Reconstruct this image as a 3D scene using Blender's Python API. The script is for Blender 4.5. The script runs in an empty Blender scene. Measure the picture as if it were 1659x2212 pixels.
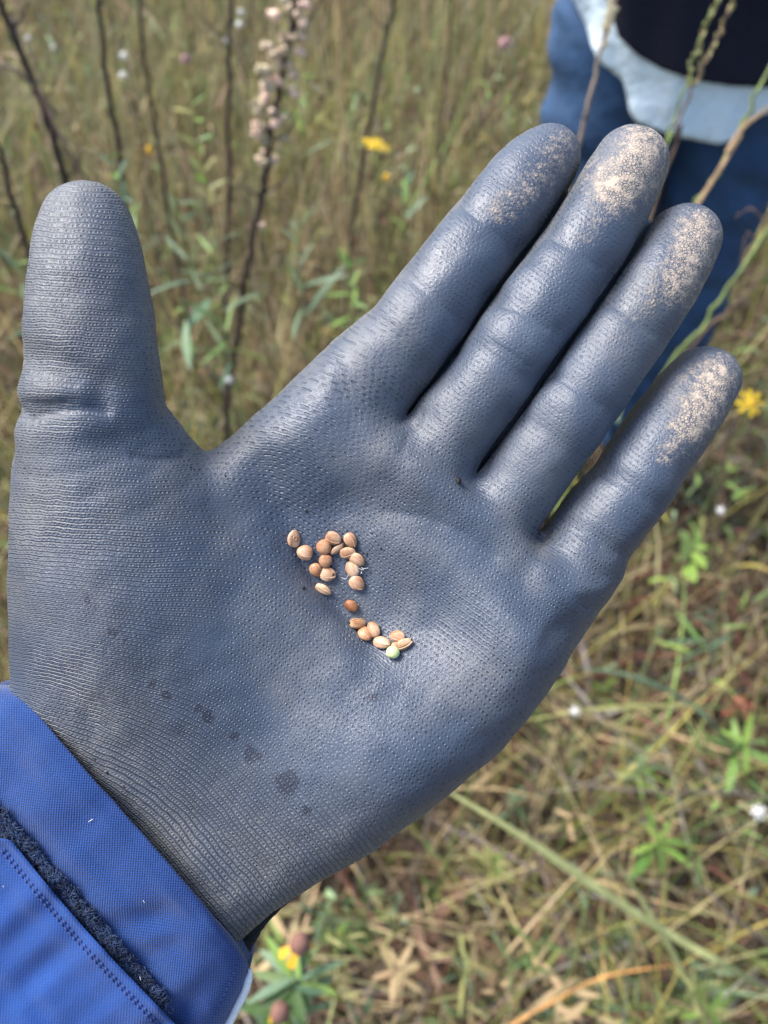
import bpy, math, random
import numpy as np
from mathutils import Vector, Matrix
from mathutils.bvhtree import BVHTree

random.seed(7)
RNG = np.random.default_rng(11)
scene = bpy.context.scene
COL = scene.collection

# ------------------------------------------------------------------ camera
CAM_Z, PITCH = 1.40, math.radians(52)
FOC, PCX, PCY = 1661.0, 829.5, 1106.0        # focal length and centre, in units of a 1659 x 2212 picture
cam_d = bpy.data.cameras.new('camera')
cam = bpy.data.objects.new('camera', cam_d)
COL.objects.link(cam)
cam.location = (0, 0, CAM_Z)
cam.rotation_euler = (math.pi / 2 - PITCH, 0, 0)
cam_d.sensor_fit = 'VERTICAL'
cam_d.sensor_height = 36.0
cam_d.sensor_width = 27.0
cam_d.lens = 36.0 * FOC / 2212.0
cam_d.clip_start = 0.01
cam_d.clip_end = 2000
cam_d.dof.use_dof = True
cam_d.dof.focus_distance = 0.181
cam_d.dof.aperture_fstop = 12.0
scene.camera = cam

# ------------------------------------------------------------------ sky, sun, exposure
SUN_DIR = Vector((-0.56, 0.22, 0.80)).normalized()
world = bpy.data.worlds.new('World')
scene.world = world
world.use_nodes = True
wn = world.node_tree
wn.nodes.clear()
sky = wn.nodes.new('ShaderNodeTexSky')
sky.sky_type = 'NISHITA'
sky.sun_disc = False
sky.sun_elevation = math.asin(SUN_DIR.z)
sky.sun_rotation = math.atan2(SUN_DIR.x, SUN_DIR.y)
sky.dust_density = 3.0
sky.air_density = 1.0
bg = wn.nodes.new('ShaderNodeBackground')
bg.inputs['Strength'].default_value = 0.115
wo = wn.nodes.new('ShaderNodeOutputWorld')
wn.links.new(sky.outputs[0], bg.inputs['Color'])
wn.links.new(bg.outputs[0], wo.inputs['Surface'])
sun_d = bpy.data.lights.new('sun', 'SUN')
sun_d.energy = 2.5
sun_d.angle = math.radians(26)
sun_d.color = (1.0, 0.96, 0.90)
sun = bpy.data.objects.new('sun', sun_d)
COL.objects.link(sun)
sun.rotation_euler = SUN_DIR.to_track_quat('Z', 'Y').to_euler()
sun.location = (-3, 0, 6)
vs = scene.view_settings
vs.view_transform = 'Standard'
vs.look = 'None'
vs.gamma = 1.0
vs.use_curve_mapping = False
vs.exposure = 1.32
scene.cycles.max_bounces = 5
scene.cycles.diffuse_bounces = 3
scene.cycles.glossy_bounces = 2
scene.cycles.transparent_max_bounces = 4

# ------------------------------------------------------------------ geometry helpers
FWD = np.array([0, math.cos(PITCH), -math.sin(PITCH)])
UP = np.array([0, math.sin(PITCH), math.cos(PITCH)])
RIGHT = np.array([1.0, 0, 0])
CAM = np.array([0, 0, CAM_Z])


def ray(px, py):
    return FWD + (px - PCX) / FOC * RIGHT + (PCY - py) / FOC * UP


def at_depth(px, py, t):
    return CAM + ray(px, py) * t


def at_y(px, py, y):
    d = ray(px, py)
    return CAM + d * (y / d[1])


def at_z(px, py, z):
    d = ray(px, py)
    return CAM + d * ((z - CAM_Z) / d[2])


def project(P):
    Q = np.asarray(P) - CAM
    t = Q @ FWD
    return PCX + FOC * (Q @ RIGHT) / t, PCY - FOC * (Q @ UP) / t


def c2w(P):          # camera-axes millimetres (x right, y up, z towards the viewer) to world metres
    P = np.asarray(P) * 0.001
    return CAM + P[:, :1] * RIGHT + P[:, 1:2] * UP - P[:, 2:3] * FWD


def pc(px, py, d):   # picture point at distance d (mm) to camera-axes millimetres
    return np.array([(px - PCX) * d / FOC, (PCY - py) * d / FOC, -d])


def mesh_data(name, V, F, attrs=None, smooth=True):
    me = bpy.data.meshes.new(name)
    V = np.ascontiguousarray(V, dtype=np.float32)
    if isinstance(F, np.ndarray):
        k = F.shape[1]
        me.vertices.add(len(V))
        me.vertices.foreach_set('co', V.ravel())
        me.loops.add(F.size)
        me.loops.foreach_set('vertex_index', np.ascontiguousarray(F, dtype=np.int32).ravel())
        me.polygons.add(len(F))
        me.polygons.foreach_set('loop_start', np.arange(0, F.size, k, dtype=np.int32))
        me.update(calc_edges=True)
    else:
        me.from_pydata([tuple(v) for v in V], [], [tuple(f) for f in F])
    if smooth:
        me.polygons.foreach_set('use_smooth', np.ones(len(me.polygons), dtype=bool))
    for an, (ty, arr) in (attrs or {}).items():
        a = me.attributes.new(an, ty, 'POINT')
        key = {'FLOAT': 'value', 'FLOAT_VECTOR': 'vector', 'FLOAT_COLOR': 'color'}[ty]
        a.data.foreach_set(key, np.ascontiguousarray(arr, dtype=np.float32).ravel())
    me.update()
    return me


def obj(name, me, mat=None, parent=None, loc=None):
    o = bpy.data.objects.new(name, me)
    COL.objects.link(o)
    if me is not None and mat is not None and not me.materials:
        me.materials.append(mat)
    if parent is not None:
        o.parent = parent
    if loc is not None:
        o.location = loc
    return o


def tag(o, label, cat, group=None, kind=None):
    if label:
        o['label'] = label
    if cat:
        o['category'] = cat
    if group:
        o['group'] = group
    if kind:
        o['kind'] = kind
    return o


def thing(name, loc, label, cat, group=None):
    o = bpy.data.objects.new(name, None)
    o.empty_display_size = 0.02
    COL.objects.link(o)
    o.location = [float(v) for v in loc]
    return tag(o, label, cat, group)


def catmull(P, n):
    P = np.asarray(P, float)
    Q = np.vstack([2 * P[0] - P[1], P, 2 * P[-1] - P[-2]])
    out = []
    for i in range(len(P) - 1):
        p0, p1, p2, p3 = Q[i:i + 4]
        for t in np.linspace(0, 1, n, endpoint=False):
            out.append(0.5 * (2 * p1 + (p2 - p0) * t + (2 * p0 - 5 * p1 + 4 * p2 - p3) * t * t + (3 * p1 - p0 - 3 * p2 + p3) * t ** 3))
    out.append(P[-1])
    return np.array(out)


def tube(P, R, n=6, cap=True):
    P = np.asarray(P, float)
    R = np.broadcast_to(np.asarray(R, float), (len(P),))
    T = np.gradient(P, axis=0)
    T /= np.linalg.norm(T, axis=1)[:, None] + 1e-12
    ref = np.array([0.31, 0.77, 0.55])
    if abs(np.mean(T @ ref)) > 0.9:
        ref = np.array([0.9, -0.2, 0.1])
    A = np.cross(T, ref)
    A /= np.linalg.norm(A, axis=1)[:, None]
    B = np.cross(T, A)
    th = np.linspace(0, 2 * np.pi, n, endpoint=False)
    V = (P[:, None] + R[:, None, None] * (np.cos(th)[None, :, None] * A[:, None] + np.sin(th)[None, :, None] * B[:, None])).reshape(-1, 3)
    k = len(P)
    i, j = np.meshgrid(np.arange(k - 1), np.arange(n), indexing='ij')
    a = i * n + j
    b = i * n + (j + 1) % n
    F = np.stack([a, b, b + n, a + n], -1).reshape(-1, 4)
    if cap:
        V = np.vstack([V, P[:1], P[-1:]])
        m = len(V)
        j = np.arange(0, n, 2)
        c0 = np.stack([np.full(len(j), m - 2), (j + 2) % n, (j + 1) % n, j], -1)
        o = (k - 1) * n
        c1 = np.stack([np.full(len(j), m - 1), o + j, o + (j + 1) % n, o + (j + 2) % n], -1)
        F = np.vstack([F, c0, c1])
    return V, F


def grid_faces(nu, nv, closed_v=False):
    i, j = np.meshgrid(np.arange(nu - 1), np.arange(nv if closed_v else nv - 1), indexing='ij')
    a = i * nv + j
    b = i * nv + (j + 1) % nv
    return np.stack([a, b, b + nv, a + nv], -1).reshape(-1, 4)


def join(parts):
    V, F, o = [], [], 0
    for v, f in parts:
        V.append(v)
        F.append(np.asarray(f) + o)
        o += len(v)
    return np.vstack(V), np.vstack(F)


def vnoise(P, seed=0):
    """smooth value noise in 2 or 3 dimensions, range about -1..1"""
    P = np.asarray(P, float)
    d = P.shape[1]
    I = np.floor(P).astype(np.int64)
    f = P - I
    f = f * f * (3 - 2 * f)
    out = np.zeros(len(P))
    for c in range(2 ** d):
        off = np.array([(c >> k) & 1 for k in range(d)])
        J = I + off
        h = seed * 1013
        for k, pr in zip(range(d), (73856093, 19349663, 83492791)):
            h = h ^ (J[:, k] * pr)
        h = (h * 2654435761) & 0xffffffff
        h = ((h ^ (h >> 15)) * 2246822519) & 0xffffffff
        val = ((h ^ (h >> 13)) & 0xffff) / 32767.5 - 1
        w = np.prod(np.where(off, f, 1 - f), axis=1)
        out += val * w
    return out


def surface_nets(fn, lo, hi, step, proj=2):
    n = np.ceil((np.array(hi) - lo) / step).astype(int) + 1
    ax = [lo[k] + step * np.arange(n[k]) for k in range(3)]
    # coarse pass, then only the nodes near the surface at full detail
    K = 4
    nc = (n - 1) // K + 2
    axc = [lo[k] + step * K * np.arange(nc[k]) for k in range(3)]
    SC = fn(np.stack(np.meshgrid(*axc, indexing='ij'), -1).reshape(-1, 3)).reshape(nc)
    I = [np.clip((np.arange(n[k]) + K // 2) // K, 0, nc[k] - 1) for k in range(3)]
    S = SC[np.ix_(*I)]
    near = np.argwhere(np.abs(S) < step * K * 1.35)
    S[tuple(near.T)] = fn(np.array(lo) + step * near)
    neg = S < 0
    cnt = np.zeros(n - 1, int)
    for c in range(8):
        o = [(c >> k) & 1 for k in range(3)]
        cnt += neg[o[0]:n[0] - 1 + o[0], o[1]:n[1] - 1 + o[1], o[2]:n[2] - 1 + o[2]]
    cells = np.argwhere((cnt > 0) & (cnt < 8))
    idx = -np.ones(n - 1, int)
    idx[tuple(cells.T)] = np.arange(len(cells))
    acc = np.zeros((len(cells), 3))
    num = np.zeros(len(cells))
    for k in range(3):
        e = np.eye(3, dtype=int)[k]
        o1, o2 = np.eye(3, dtype=int)[(k + 1) % 3], np.eye(3, dtype=int)[(k + 2) % 3]
        for a in (0, 1):
            for b in (0, 1):
                p = cells + a * o1 + b * o2
                s0, s1 = S[tuple(p.T)], S[tuple((p + e).T)]
                m = (s0 < 0) != (s1 < 0)
                t = np.where(m, s0 / np.where(m, s0 - s1, 1), 0)
                acc += np.where(m[:, None], a * o1 + b * o2 + t[:, None] * e, 0)
                num += m
    V = np.array(lo) + step * (cells + acc / num[:, None])
    Fs = []
    for k in range(3):
        e = np.eye(3, dtype=int)[k]
        o1, o2 = np.eye(3, dtype=int)[(k + 1) % 3], np.eye(3, dtype=int)[(k + 2) % 3]
        sl0 = tuple(slice(0, n[q] - (1 if q == k else 0)) for q in range(3))
        sl1 = tuple(slice(1 if q == k else 0, n[q]) for q in range(3))
        ch = neg[sl0] != neg[sl1]
        p = np.argwhere(ch)
        ok = (p[:, (k + 1) % 3] > 0) & (p[:, (k + 2) % 3] > 0) & (p[:, (k + 1) % 3] < n[(k + 1) % 3] - 1) & (p[:, (k + 2) % 3] < n[(k + 2) % 3] - 1)
        p = p[ok]
        q = np.stack([idx[tuple((p - a * o1 - b * o2).T)] for a, b in ((0, 0), (1, 0), (1, 1), (0, 1))], -1)
        fl = neg[tuple(p.T)]
        q[~fl] = q[~fl][:, ::-1]
        Fs.append(q)
    F = np.vstack(Fs)
    F = F[(F >= 0).all(1)]
    h = step * 0.2
    for _ in range(proj):
        d = fn(V)
        G = np.stack([(fn(V + h * e) - fn(V - h * e)) / (2 * h) for e in np.eye(3)], -1)
        V = V - np.clip(d / np.maximum((G * G).sum(1), 0.2), -step, step)[:, None] * G
    G = np.stack([(fn(V + h * e) - fn(V - h * e)) / (2 * h) for e in np.eye(3)], -1)
    G /= np.linalg.norm(G, axis=1)[:, None] + 1e-9
    return V, F, G


def smin(a, b, k):
    h = np.maximum(k - np.abs(a - b), 0) / k
    return np.minimum(a, b) - h * h * h * k / 6


def chain_sdf(P, C, R, flat=1.0):
    m = R.max() + 16
    lo, hi = C.min(0) - m, C.max(0) + m
    sel = np.nonzero(((P > lo) & (P < hi)).all(1))[0]
    out = np.full(len(P), 16.0)
    if not len(sel):
        return out
    x, y, z = P[sel].T
    d = None
    for i in range(len(C) - 1):
        a, ba = C[i], C[i + 1] - C[i]
        qx, qy, qz = x - a[0], y - a[1], z - a[2]
        t = np.clip((qx * ba[0] + qy * ba[1] + qz * ba[2]) / (ba @ ba), 0, 1)
        qx -= t * ba[0]
        qy -= t * ba[1]
        qz = (qz - t * ba[2]) * flat
        e = np.sqrt(qx * qx + qy * qy + qz * qz) - (R[i] + t * (R[i + 1] - R[i]))
        d = e if d is None else np.minimum(d, e)
    out[sel] = d
    return out


def poly_dist(XY, pts):
    """distance to an open polyline in the plane"""
    d = np.full(len(XY), 1e9)
    for a, b in zip(pts[:-1], pts[1:]):
        ba = np.array(b, float) - a
        Q = XY - np.array(a, float)
        t = np.clip((Q @ ba) / (ba @ ba), 0, 1)
        d = np.minimum(d, np.hypot(*(Q - t[:, None] * ba).T))
    return d


def poly_sdf(XY, pts):
    pts = np.asarray(pts, float)
    d = poly_dist(XY, list(pts) + [pts[0]])
    ins = np.zeros(len(XY), bool)
    x, y = XY[:, 0], XY[:, 1]
    for a, b in zip(pts, np.roll(pts, -1, 0)):
        c = ((a[1] > y) != (b[1] > y)) & (x < (b[0] - a[0]) * (y - a[1]) / (b[1] - a[1] + 1e-12) + a[0])
        ins ^= c
    return np.where(ins, -d, d)


def sstep(a, b, x):
    t = np.clip((x - a) / (b - a), 0, 1)
    return t * t * (3 - 2 * t)


# ------------------------------------------------------------------ materials
class NT:
    def __init__(self, name):
        self.m = bpy.data.materials.new(name)
        self.m.use_nodes = True
        self.t = self.m.node_tree
        self.b = self.t.nodes['Principled BSDF']
        self.out = self.t.nodes['Material Output']

    def n(self, ty, **kw):
        nd = self.t.nodes.new(ty)
        for k, v in kw.items():
            if k in nd.bl_rna.properties:
                setattr(nd, k, v)
            else:
                nd.inputs[k].default_value = v
        return nd

    def link(self, a, b):
        self.t.links.new(a, b)

    def val(self, x, sock):
        if hasattr(x, 'links'):
            self.link(x, sock)
        else:
            sock.default_value = x

    def math(self, op, a, b=0.0, c=0.0, clamp=False):
        nd = self.t.nodes.new('ShaderNodeMath')
        nd.operation = op
        nd.use_clamp = clamp
        for k, v in enumerate((a, b, c)):
            self.val(v, nd.inputs[k])
        return nd.outputs[0]

    def mix(self, f, a, b, blend='MIX'):
        nd = self.t.nodes.new('ShaderNodeMix')
        nd.data_type = 'RGBA'
        nd.blend_type = blend
        self.val(f, nd.inputs[0])
        for v, s in ((a, nd.inputs[6]), (b, nd.inputs[7])):
            self.val((*v, 1) if isinstance(v, tuple) and len(v) == 3 else v, s)
        return nd.outputs[2]

    def attr(self, name, out='Fac'):
        nd = self.n('ShaderNodeAttribute', attribute_name=name)
        return nd.outputs[out]

    def noise(self, vec=None, scale=5.0, detail=3.0, rough=0.5, out=0):
        nd = self.n('ShaderNodeTexNoise')
        nd.inputs['Scale'].default_value = scale
        nd.inputs['Detail'].default_value = detail
        nd.inputs['Roughness'].default_value = rough
        if vec is not None:
            self.link(vec, nd.inputs['Vector'])
        return nd.outputs[out]

    def coord(self, out='Object'):
        return self.n('ShaderNodeTexCoord').outputs[out]

    def ramp(self, f, a, b):
        nd = self.n('ShaderNodeMapRange')
        nd.interpolation_type = 'SMOOTHSTEP'
        self.val(f, nd.inputs[0])
        self.val(a, nd.inputs[1])
        self.val(b, nd.inputs[2])
        return nd.outputs[0]

    def bump(self, h, dist, strength=1.0, normal=None):
        nd = self.n('ShaderNodeBump')
        nd.inputs['Strength'].default_value = strength
        nd.inputs['Distance'].default_value = dist
        self.link(h, nd.inputs['Height'])
        if normal is not None:
            self.link(normal, nd.inputs['Normal'])
        return nd.outputs[0]

    def set(self, **kw):
        for k, v in kw.items():
            self.val((*v, 1) if isinstance(v, tuple) and len(v) == 3 else v, self.b.inputs[k.replace('_', ' ')])


def simple_mat(name, col, rough=0.6, var=0.35, scale=60, bump=0.0, trans=0.0, rand=0.0):
    N = NT(name)
    nz = N.noise(N.coord(), scale, 4, 0.6)
    dark = tuple(c * (1 - var) for c in col)
    lite = tuple(min(1, c * (1 + var)) for c in col)
    c = N.mix(N.ramp(nz, 0.3, 0.7), dark, lite)
    if rand:
        oi = N.n('ShaderNodeObjectInfo')
        hs = N.n('ShaderNodeHueSaturation')
        N.link(N.math('MULTIPLY_ADD', oi.outputs['Random'], rand, 1 - rand / 2), hs.inputs['Value'])
        N.link(N.math('MULTIPLY_ADD', oi.outputs['Random'], -0.10 * rand, 0.5 + 0.05 * rand), hs.inputs['Hue'])
        N.link(c, hs.inputs['Color'])
        c = hs.outputs[0]
    N.set(Base_Color=c, Roughness=rough)
    if bump:
        N.set(Normal=N.bump(nz, bump))
    if trans:
        tr = N.n('ShaderNodeBsdfTranslucent')
        N.link(c, tr.inputs['Color'])
        mx = N.n('ShaderNodeMixShader')
        mx.inputs[0].default_value = trans
        N.link(N.b.outputs[0], mx.inputs[1])
        N.link(tr.outputs[0], mx.inputs[2])
        N.link(mx.outputs[0], N.out.inputs['Surface'])
    return N.m


def tint_mat(name, rough=0.6, trans=0.25):
    N = NT(name)
    col = N.attr('tint', 'Color')
    nz = N.noise(N.coord(), 45, 3, 0.6)
    c = N.mix(1.0, col, N.mix(nz, (0.6, 0.6, 0.6), (1.4, 1.4, 1.4)), 'MULTIPLY')
    N.set(Base_Color=c, Roughness=rough)
    tr = N.n('ShaderNodeBsdfTranslucent')
    N.link(c, tr.inputs['Color'])
    mx = N.n('ShaderNodeMixShader')
    mx.inputs[0].default_value = trans
    N.link(N.b.outputs[0], mx.inputs[1])
    N.link(tr.outputs[0], mx.inputs[2])
    N.link(mx.outputs[0], N.out.inputs['Surface'])
    return N.m


def glove_mat():
    N = NT('glove_rubber')
    kn = N.attr('knit', 'Vector')
    sp = N.n('ShaderNodeSeparateXYZ')
    wob = N.noise(N.coord(), 260, 2, 0.5, out=1)
    add = N.n('ShaderNodeVectorMath', operation='MULTIPLY_ADD')
    N.link(wob, add.inputs[0])
    add.inputs[1].default_value = (1.5, 1.1, 0)
    N.link(kn, add.inputs[2])
    N.link(add.outputs[0], sp.inputs[0])
    u, v = sp.outputs[0], sp.outputs[1]
    TW = 2 * math.pi
    # knit rows (v) of staggered stitches (u)
    row = N.math('FLOOR', N.math('DIVIDE', v, 1.32))
    stag = N.math('MULTIPLY', N.math('MODULO', row, 2.0), 0.5)
    fv = N.math('FRACT', N.math('DIVIDE', v, 1.32))
    fu = N.math('FRACT', N.math('ADD', N.math('DIVIDE', u, 1.05), stag))
    du = N.math('ABSOLUTE', N.math('SUBTRACT', fu, 0.5))
    dv = N.math('ABSOLUTE', N.math('SUBTRACT', fv, 0.5))
    patchy = N.noise(N.coord(), 75, 3, 0.6)
    each = N.n('ShaderNodeTexWhiteNoise', noise_dimensions='2D')
    cmb = N.n('ShaderNodeCombineXYZ')
    N.link(row, cmb.inputs[0])
    N.link(N.math('FLOOR', N.math('ADD', N.math('DIVIDE', u, 1.05), stag)), cmb.inputs[1])
    N.link(cmb.outputs[0], each.inputs['Vector'])
    du = N.math('ABSOLUTE', N.math('ADD', N.math('SUBTRACT', fu, 0.5), N.math('MULTIPLY', N.math('SUBTRACT', each.outputs['Value'], 0.5), 0.45)))
    r2 = N.math('ADD', N.math('MULTIPLY', N.math('MULTIPLY', du, du), 6.0), N.math('MULTIPLY', N.math('MULTIPLY', dv, dv), 16.0))
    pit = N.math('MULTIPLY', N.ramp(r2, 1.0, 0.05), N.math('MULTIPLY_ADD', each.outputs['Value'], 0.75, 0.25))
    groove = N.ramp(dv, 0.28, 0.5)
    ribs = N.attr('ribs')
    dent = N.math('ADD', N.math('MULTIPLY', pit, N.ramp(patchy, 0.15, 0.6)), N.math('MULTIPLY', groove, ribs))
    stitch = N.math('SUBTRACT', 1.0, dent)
    amt = N.attr('knit_amount')
    fine = N.noise(N.coord(), 1500, 3, 0.6)
    mid = N.noise(N.coord(), 420, 3, 0.55)
    h = N.math('ADD', N.math('MULTIPLY', stitch, amt), N.math('ADD', N.math('MULTIPLY', fine, 0.70), N.math('MULTIPLY', mid, 0.18)))
    # colours: dark coating, worn dust film, wet patches, painted crease shade, caked soil, fuzzy knit at the back
    nbig = N.noise(N.coord(), 28, 5, 0.6)
    coat = N.mix(nbig, (0.034, 0.048, 0.078), (0.078, 0.104, 0.155))
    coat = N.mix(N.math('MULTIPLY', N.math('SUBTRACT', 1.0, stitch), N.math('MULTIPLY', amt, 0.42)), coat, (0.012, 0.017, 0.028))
    dustm = N.math('MULTIPLY', N.attr('dust'), N.ramp(N.math('ADD', N.math('MULTIPLY', fine, 0.5), N.math('ADD', N.math('MULTIPLY', stitch, 0.3), N.math('MULTIPLY', mid, 0.4))), 0.40, 0.85))
    c = N.mix(dustm, coat, (0.165, 0.160, 0.145))
    fleck = N.math('MULTIPLY', N.ramp(N.noise(N.coord(), 1100, 4, 0.75), 0.60, 0.70), N.ramp(N.attr('dust'), 0.25, 0.75))
    c = N.mix(N.math('MULTIPLY', fleck, 0.55), c, (0.42, 0.40, 0.36))
    wet_shade_m = N.ramp(N.math('ADD', N.attr('wet'), N.math('MULTIPLY', N.math('SUBTRACT', N.math('ADD', N.math('MULTIPLY', mid, 0.5), N.math('MULTIPLY', fine, 0.5)), 0.5), 2.0)), -0.08, 0.22)
    c = N.mix(N.math('MULTIPLY', wet_shade_m, 0.75), c, (0.018, 0.022, 0.040))
    vor = N.n('ShaderNodeTexVoronoi', feature='DISTANCE_TO_EDGE')
    vor.inputs['Scale'].default_value = 1400
    N.link(N.coord(), vor.inputs['Vector'])
    crack = N.ramp(vor.outputs['Distance'], 0.03, 0.16)
    dn = N.math('ADD', N.math('MULTIPLY', N.noise(N.coord(), 420, 6, 0.8), 0.65), N.math('MULTIPLY', fine, 0.55))
    dm = N.math('ADD', N.attr('dirt'), N.math('MULTIPLY', N.math('SUBTRACT', dn, 0.6), 2.0))
    dirtm = N.math('MULTIPLY', N.math('MULTIPLY', N.ramp(dm, 0.38, 1.05), 0.88), N.math('MAXIMUM', crack, N.ramp(mid, 0.35, 0.7)), clamp=True)
    soil = N.mix(mid, (0.38, 0.30, 0.225), (0.60, 0.49, 0.385))
    c = N.mix(dirtm, c, soil)
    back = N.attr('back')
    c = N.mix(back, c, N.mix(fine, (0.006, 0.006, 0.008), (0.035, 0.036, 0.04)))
    rough = N.math('ADD', N.math('MULTIPLY_ADD', dustm, 0.25, N.math('MULTIPLY_ADD', nbig, 0.36, 0.20)), N.math('MULTIPLY', dirtm, 0.4), clamp=True)
    rough = N.math('ADD', rough, N.math('MULTIPLY', mid, 0.12), clamp=True)
    h2 = N.math('ADD', h, N.math('MULTIPLY', dirtm, 0.5))
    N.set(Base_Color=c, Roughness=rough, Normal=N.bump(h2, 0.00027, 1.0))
    N.b.inputs['Specular IOR Level'].default_value = 0.70
    N.b.inputs['Sheen Weight'].default_value = 0.04
    N.b.inputs['Sheen Roughness'].default_value = 0.5
    N.b.inputs['Sheen Tint'].default_value = (0.75, 0.72, 0.66, 1)
    return N.m


def cloth_mat(name, a, b, pitch, rough=0.75, bump=0.0002, contrast=0.5):
    """woven cloth; uses the weave attribute (millimetres on the cloth)"""
    N = NT(name)
    w = N.attr('weave', 'Vector')
    sp = N.n('ShaderNodeSeparateXYZ')
    N.link(w, sp.inputs[0])
    k = 2 * math.pi / pitch
    s1 = N.math('SINE', N.math('MULTIPLY', sp.outputs[0], k))
    s2 = N.math('SINE', N.math('MULTIPLY', sp.outputs[1], k))
    h = N.math('MULTIPLY_ADD', N.math('MULTIPLY', s1, s2), 0.5, 0.5)
    big = N.noise(N.coord(), 35, 4, 0.6)
    st = N.n('ShaderNodeMapping')
    st.inputs['Scale'].default_value = (0.25, 3.0, 1)
    N.link(w, st.inputs['Vector'])
    slub = N.noise(st.outputs[0], 1.0, 3, 0.6)
    f = N.math('ADD', N.math('MULTIPLY', h, contrast * 0.5), N.math('ADD', N.math('MULTIPLY', big, 0.45), N.math('MULTIPLY', slub, 0.4)))
    c = N.mix(N.ramp(f, 0.25, 1.0), a, b)
    N.set(Base_Color=c, Roughness=rough, Normal=N.bump(N.math('ADD', h, N.math('MULTIPLY', slub, 0.6)), bump))
    N.b.inputs['Sheen Weight'].default_value = 0.25
    N.b.inputs['Specular IOR Level'].default_value = 0.22
    return N.m


# ================================================================== the ground
def ground_height(XY):
    return 0.035 * vnoise(XY * 1.7, 3) + 0.018 * vnoise(XY * 6.0, 5)


def make_ground():
    xs = np.concatenate([-np.geomspace(400, 4.2, 16), np.linspace(-4, 4, 161), np.geomspace(4.2, 400, 16)])
    ys = np.concatenate([-np.geomspace(400, 2.2, 16), np.linspace(-2, 8, 201), np.geomspace(8.2, 400, 16)])
    X, Y = np.meshgrid(xs, ys, indexing='ij')
    XY = np.stack([X.ravel(), Y.ravel()], -1)
    V = np.column_stack([XY, ground_height(XY)])
    N = NT('ground_soil')
    p = N.coord()
    a = N.noise(p, 9, 6, 0.65)
    b = N.noise(p, 70, 5, 0.7)
    c = N.mix(N.ramp(a, 0.35, 0.65), (0.028, 0.019, 0.012), (0.060, 0.046, 0.024))
    c = N.mix(N.ramp(b, 0.45, 0.72), c, (0.17, 0.13, 0.07))
    N.set(Base_Color=c, Roughness=0.95, Normal=N.bump(b, 0.02))
    tag(obj('ground', mesh_data('ground', V, grid_faces(len(xs), len(ys))), N.m), None, None, kind='structure')


make_ground()

# ================================================================== the gloved hand
D0 = 196.0          # distance of the middle of the palm, mm


def stations(L, shrink=1.5):
    L = np.array(L, float)          # px, py, radius px, distance mm
    S = catmull(L, 3)
    C = np.array([pc(a, b, d) for a, b, r, d in S])
    R = (S[:, 2] - shrink) * S[:, 3] / FOC
    return C, R


FINGERS = [
    stations([(700, 960, 120, 198), (760, 880, 118, 197), (823, 794, 108, 195), (881, 735, 104, 193), (950, 643, 99, 192), (1046, 514, 93, 193), (1118, 418, 88, 194), (1158, 370, 82, 195), (1180, 350, 74, 196)]),
    stations([(840, 1120, 105, 198), (920, 1010, 103, 196), (978, 925, 96, 194), (1060, 821, 96, 191), (1138, 704, 96, 189), (1256, 543, 92, 190), (1308, 455, 90, 191), (1340, 395, 87, 192), (1357, 363, 83, 193)]),
    stations([(1000, 1210, 100, 198), (1070, 1110, 98, 196), (1126, 1038, 92, 194), (1186, 953, 92, 191), (1266, 838, 92, 189), (1363, 701, 89, 190), (1430, 600, 86, 191), (1458, 552, 83, 193), (1473, 525, 79, 194)]),
    stations([(1170, 1310, 105, 199), (1245, 1205, 100, 197), (1306, 1118, 94, 195), (1358, 1058, 88, 193), (1404, 986, 90, 193), (1464, 900, 87, 194), (1500, 850, 82, 196), (1518, 826, 77, 197)]),
]
THUMB = stations([(330, 1230, 230, 194), (258, 1080, 205, 188), (214, 960, 166, 183), (209, 890, 147, 180), (201, 820, 146, 178), (195, 740, 141, 176), (193, 660, 133, 175), (191, 580, 121, 175), (189, 520, 108, 176), (187, 494, 101, 177)], 0.0)
SLOT = 0.7
SLOT_FLOOR = []      # where two fingers touch, behind the slot
for _a, _b in ((0, 1), (1, 2)):
    _t = np.linspace(0.12, 0.80, 10)

    def _at(k, t):
        C = FINGERS[k][0]
        f = t * (len(C) - 1)
        i = min(int(f), len(C) - 2)
        return C[i] + (C[i + 1] - C[i]) * (f - i)
    _C = []
    for _q in _t:
        _p = _at(_a, _q)
        _o = FINGERS[_b][0]
        _n = _o[np.argmin(np.linalg.norm(_o - _p, axis=1))]
        _C.append((_p + _n) / 2 - np.array([0, 0, 8.0]))
    SLOT_FLOOR.append((np.array(_C), np.full(len(_C), 4.5)))
PALM_PX = [(390, 1015), (425, 1000), (460, 975), (503, 942), (560, 890), (620, 840), (680, 792), (732, 748), (800, 835), (862, 908), (935, 965), (1008, 1028),
           (1085, 1092), (1150, 1165), (1250, 1195), (1322, 1247), (1303, 1280), (1274, 1320), (1229, 1395), (1207, 1435), (1180, 1470), (1130, 1548), (1090, 1598),
           (1030, 1648), (960, 1703), (880, 1763), (800, 1823), (720, 1873), (650, 1918), (602, 1953), (556, 1992), (500, 2040), (430, 2110), (290, 2210),
           (60, 2020), (-80, 1830), (-40, 1700), (14, 1590), (40, 1500), (45, 1450), (46, 1350), (50, 1250), (54, 1150), (56, 1050), (62, 985), (130, 930), (300, 930)]
PALM_MM = np.array([pc(a, b, D0)[:2] for a, b in PALM_PX])
BOX_LO, BOX_HI = np.array([-118, -136, -226.0]), np.array([112, 96, -150.0])
_gx = np.arange(BOX_LO[0] - 3, BOX_HI[0] + 3, 0.5)
_gy = np.arange(BOX_LO[1] - 3, BOX_HI[1] + 3, 0.5)
_g = np.stack(np.meshgrid(_gx, _gy, indexing='ij'), -1).reshape(-1, 2)
_S2 = poly_sdf(_g, PALM_MM).reshape(len(_gx), len(_gy))
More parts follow.
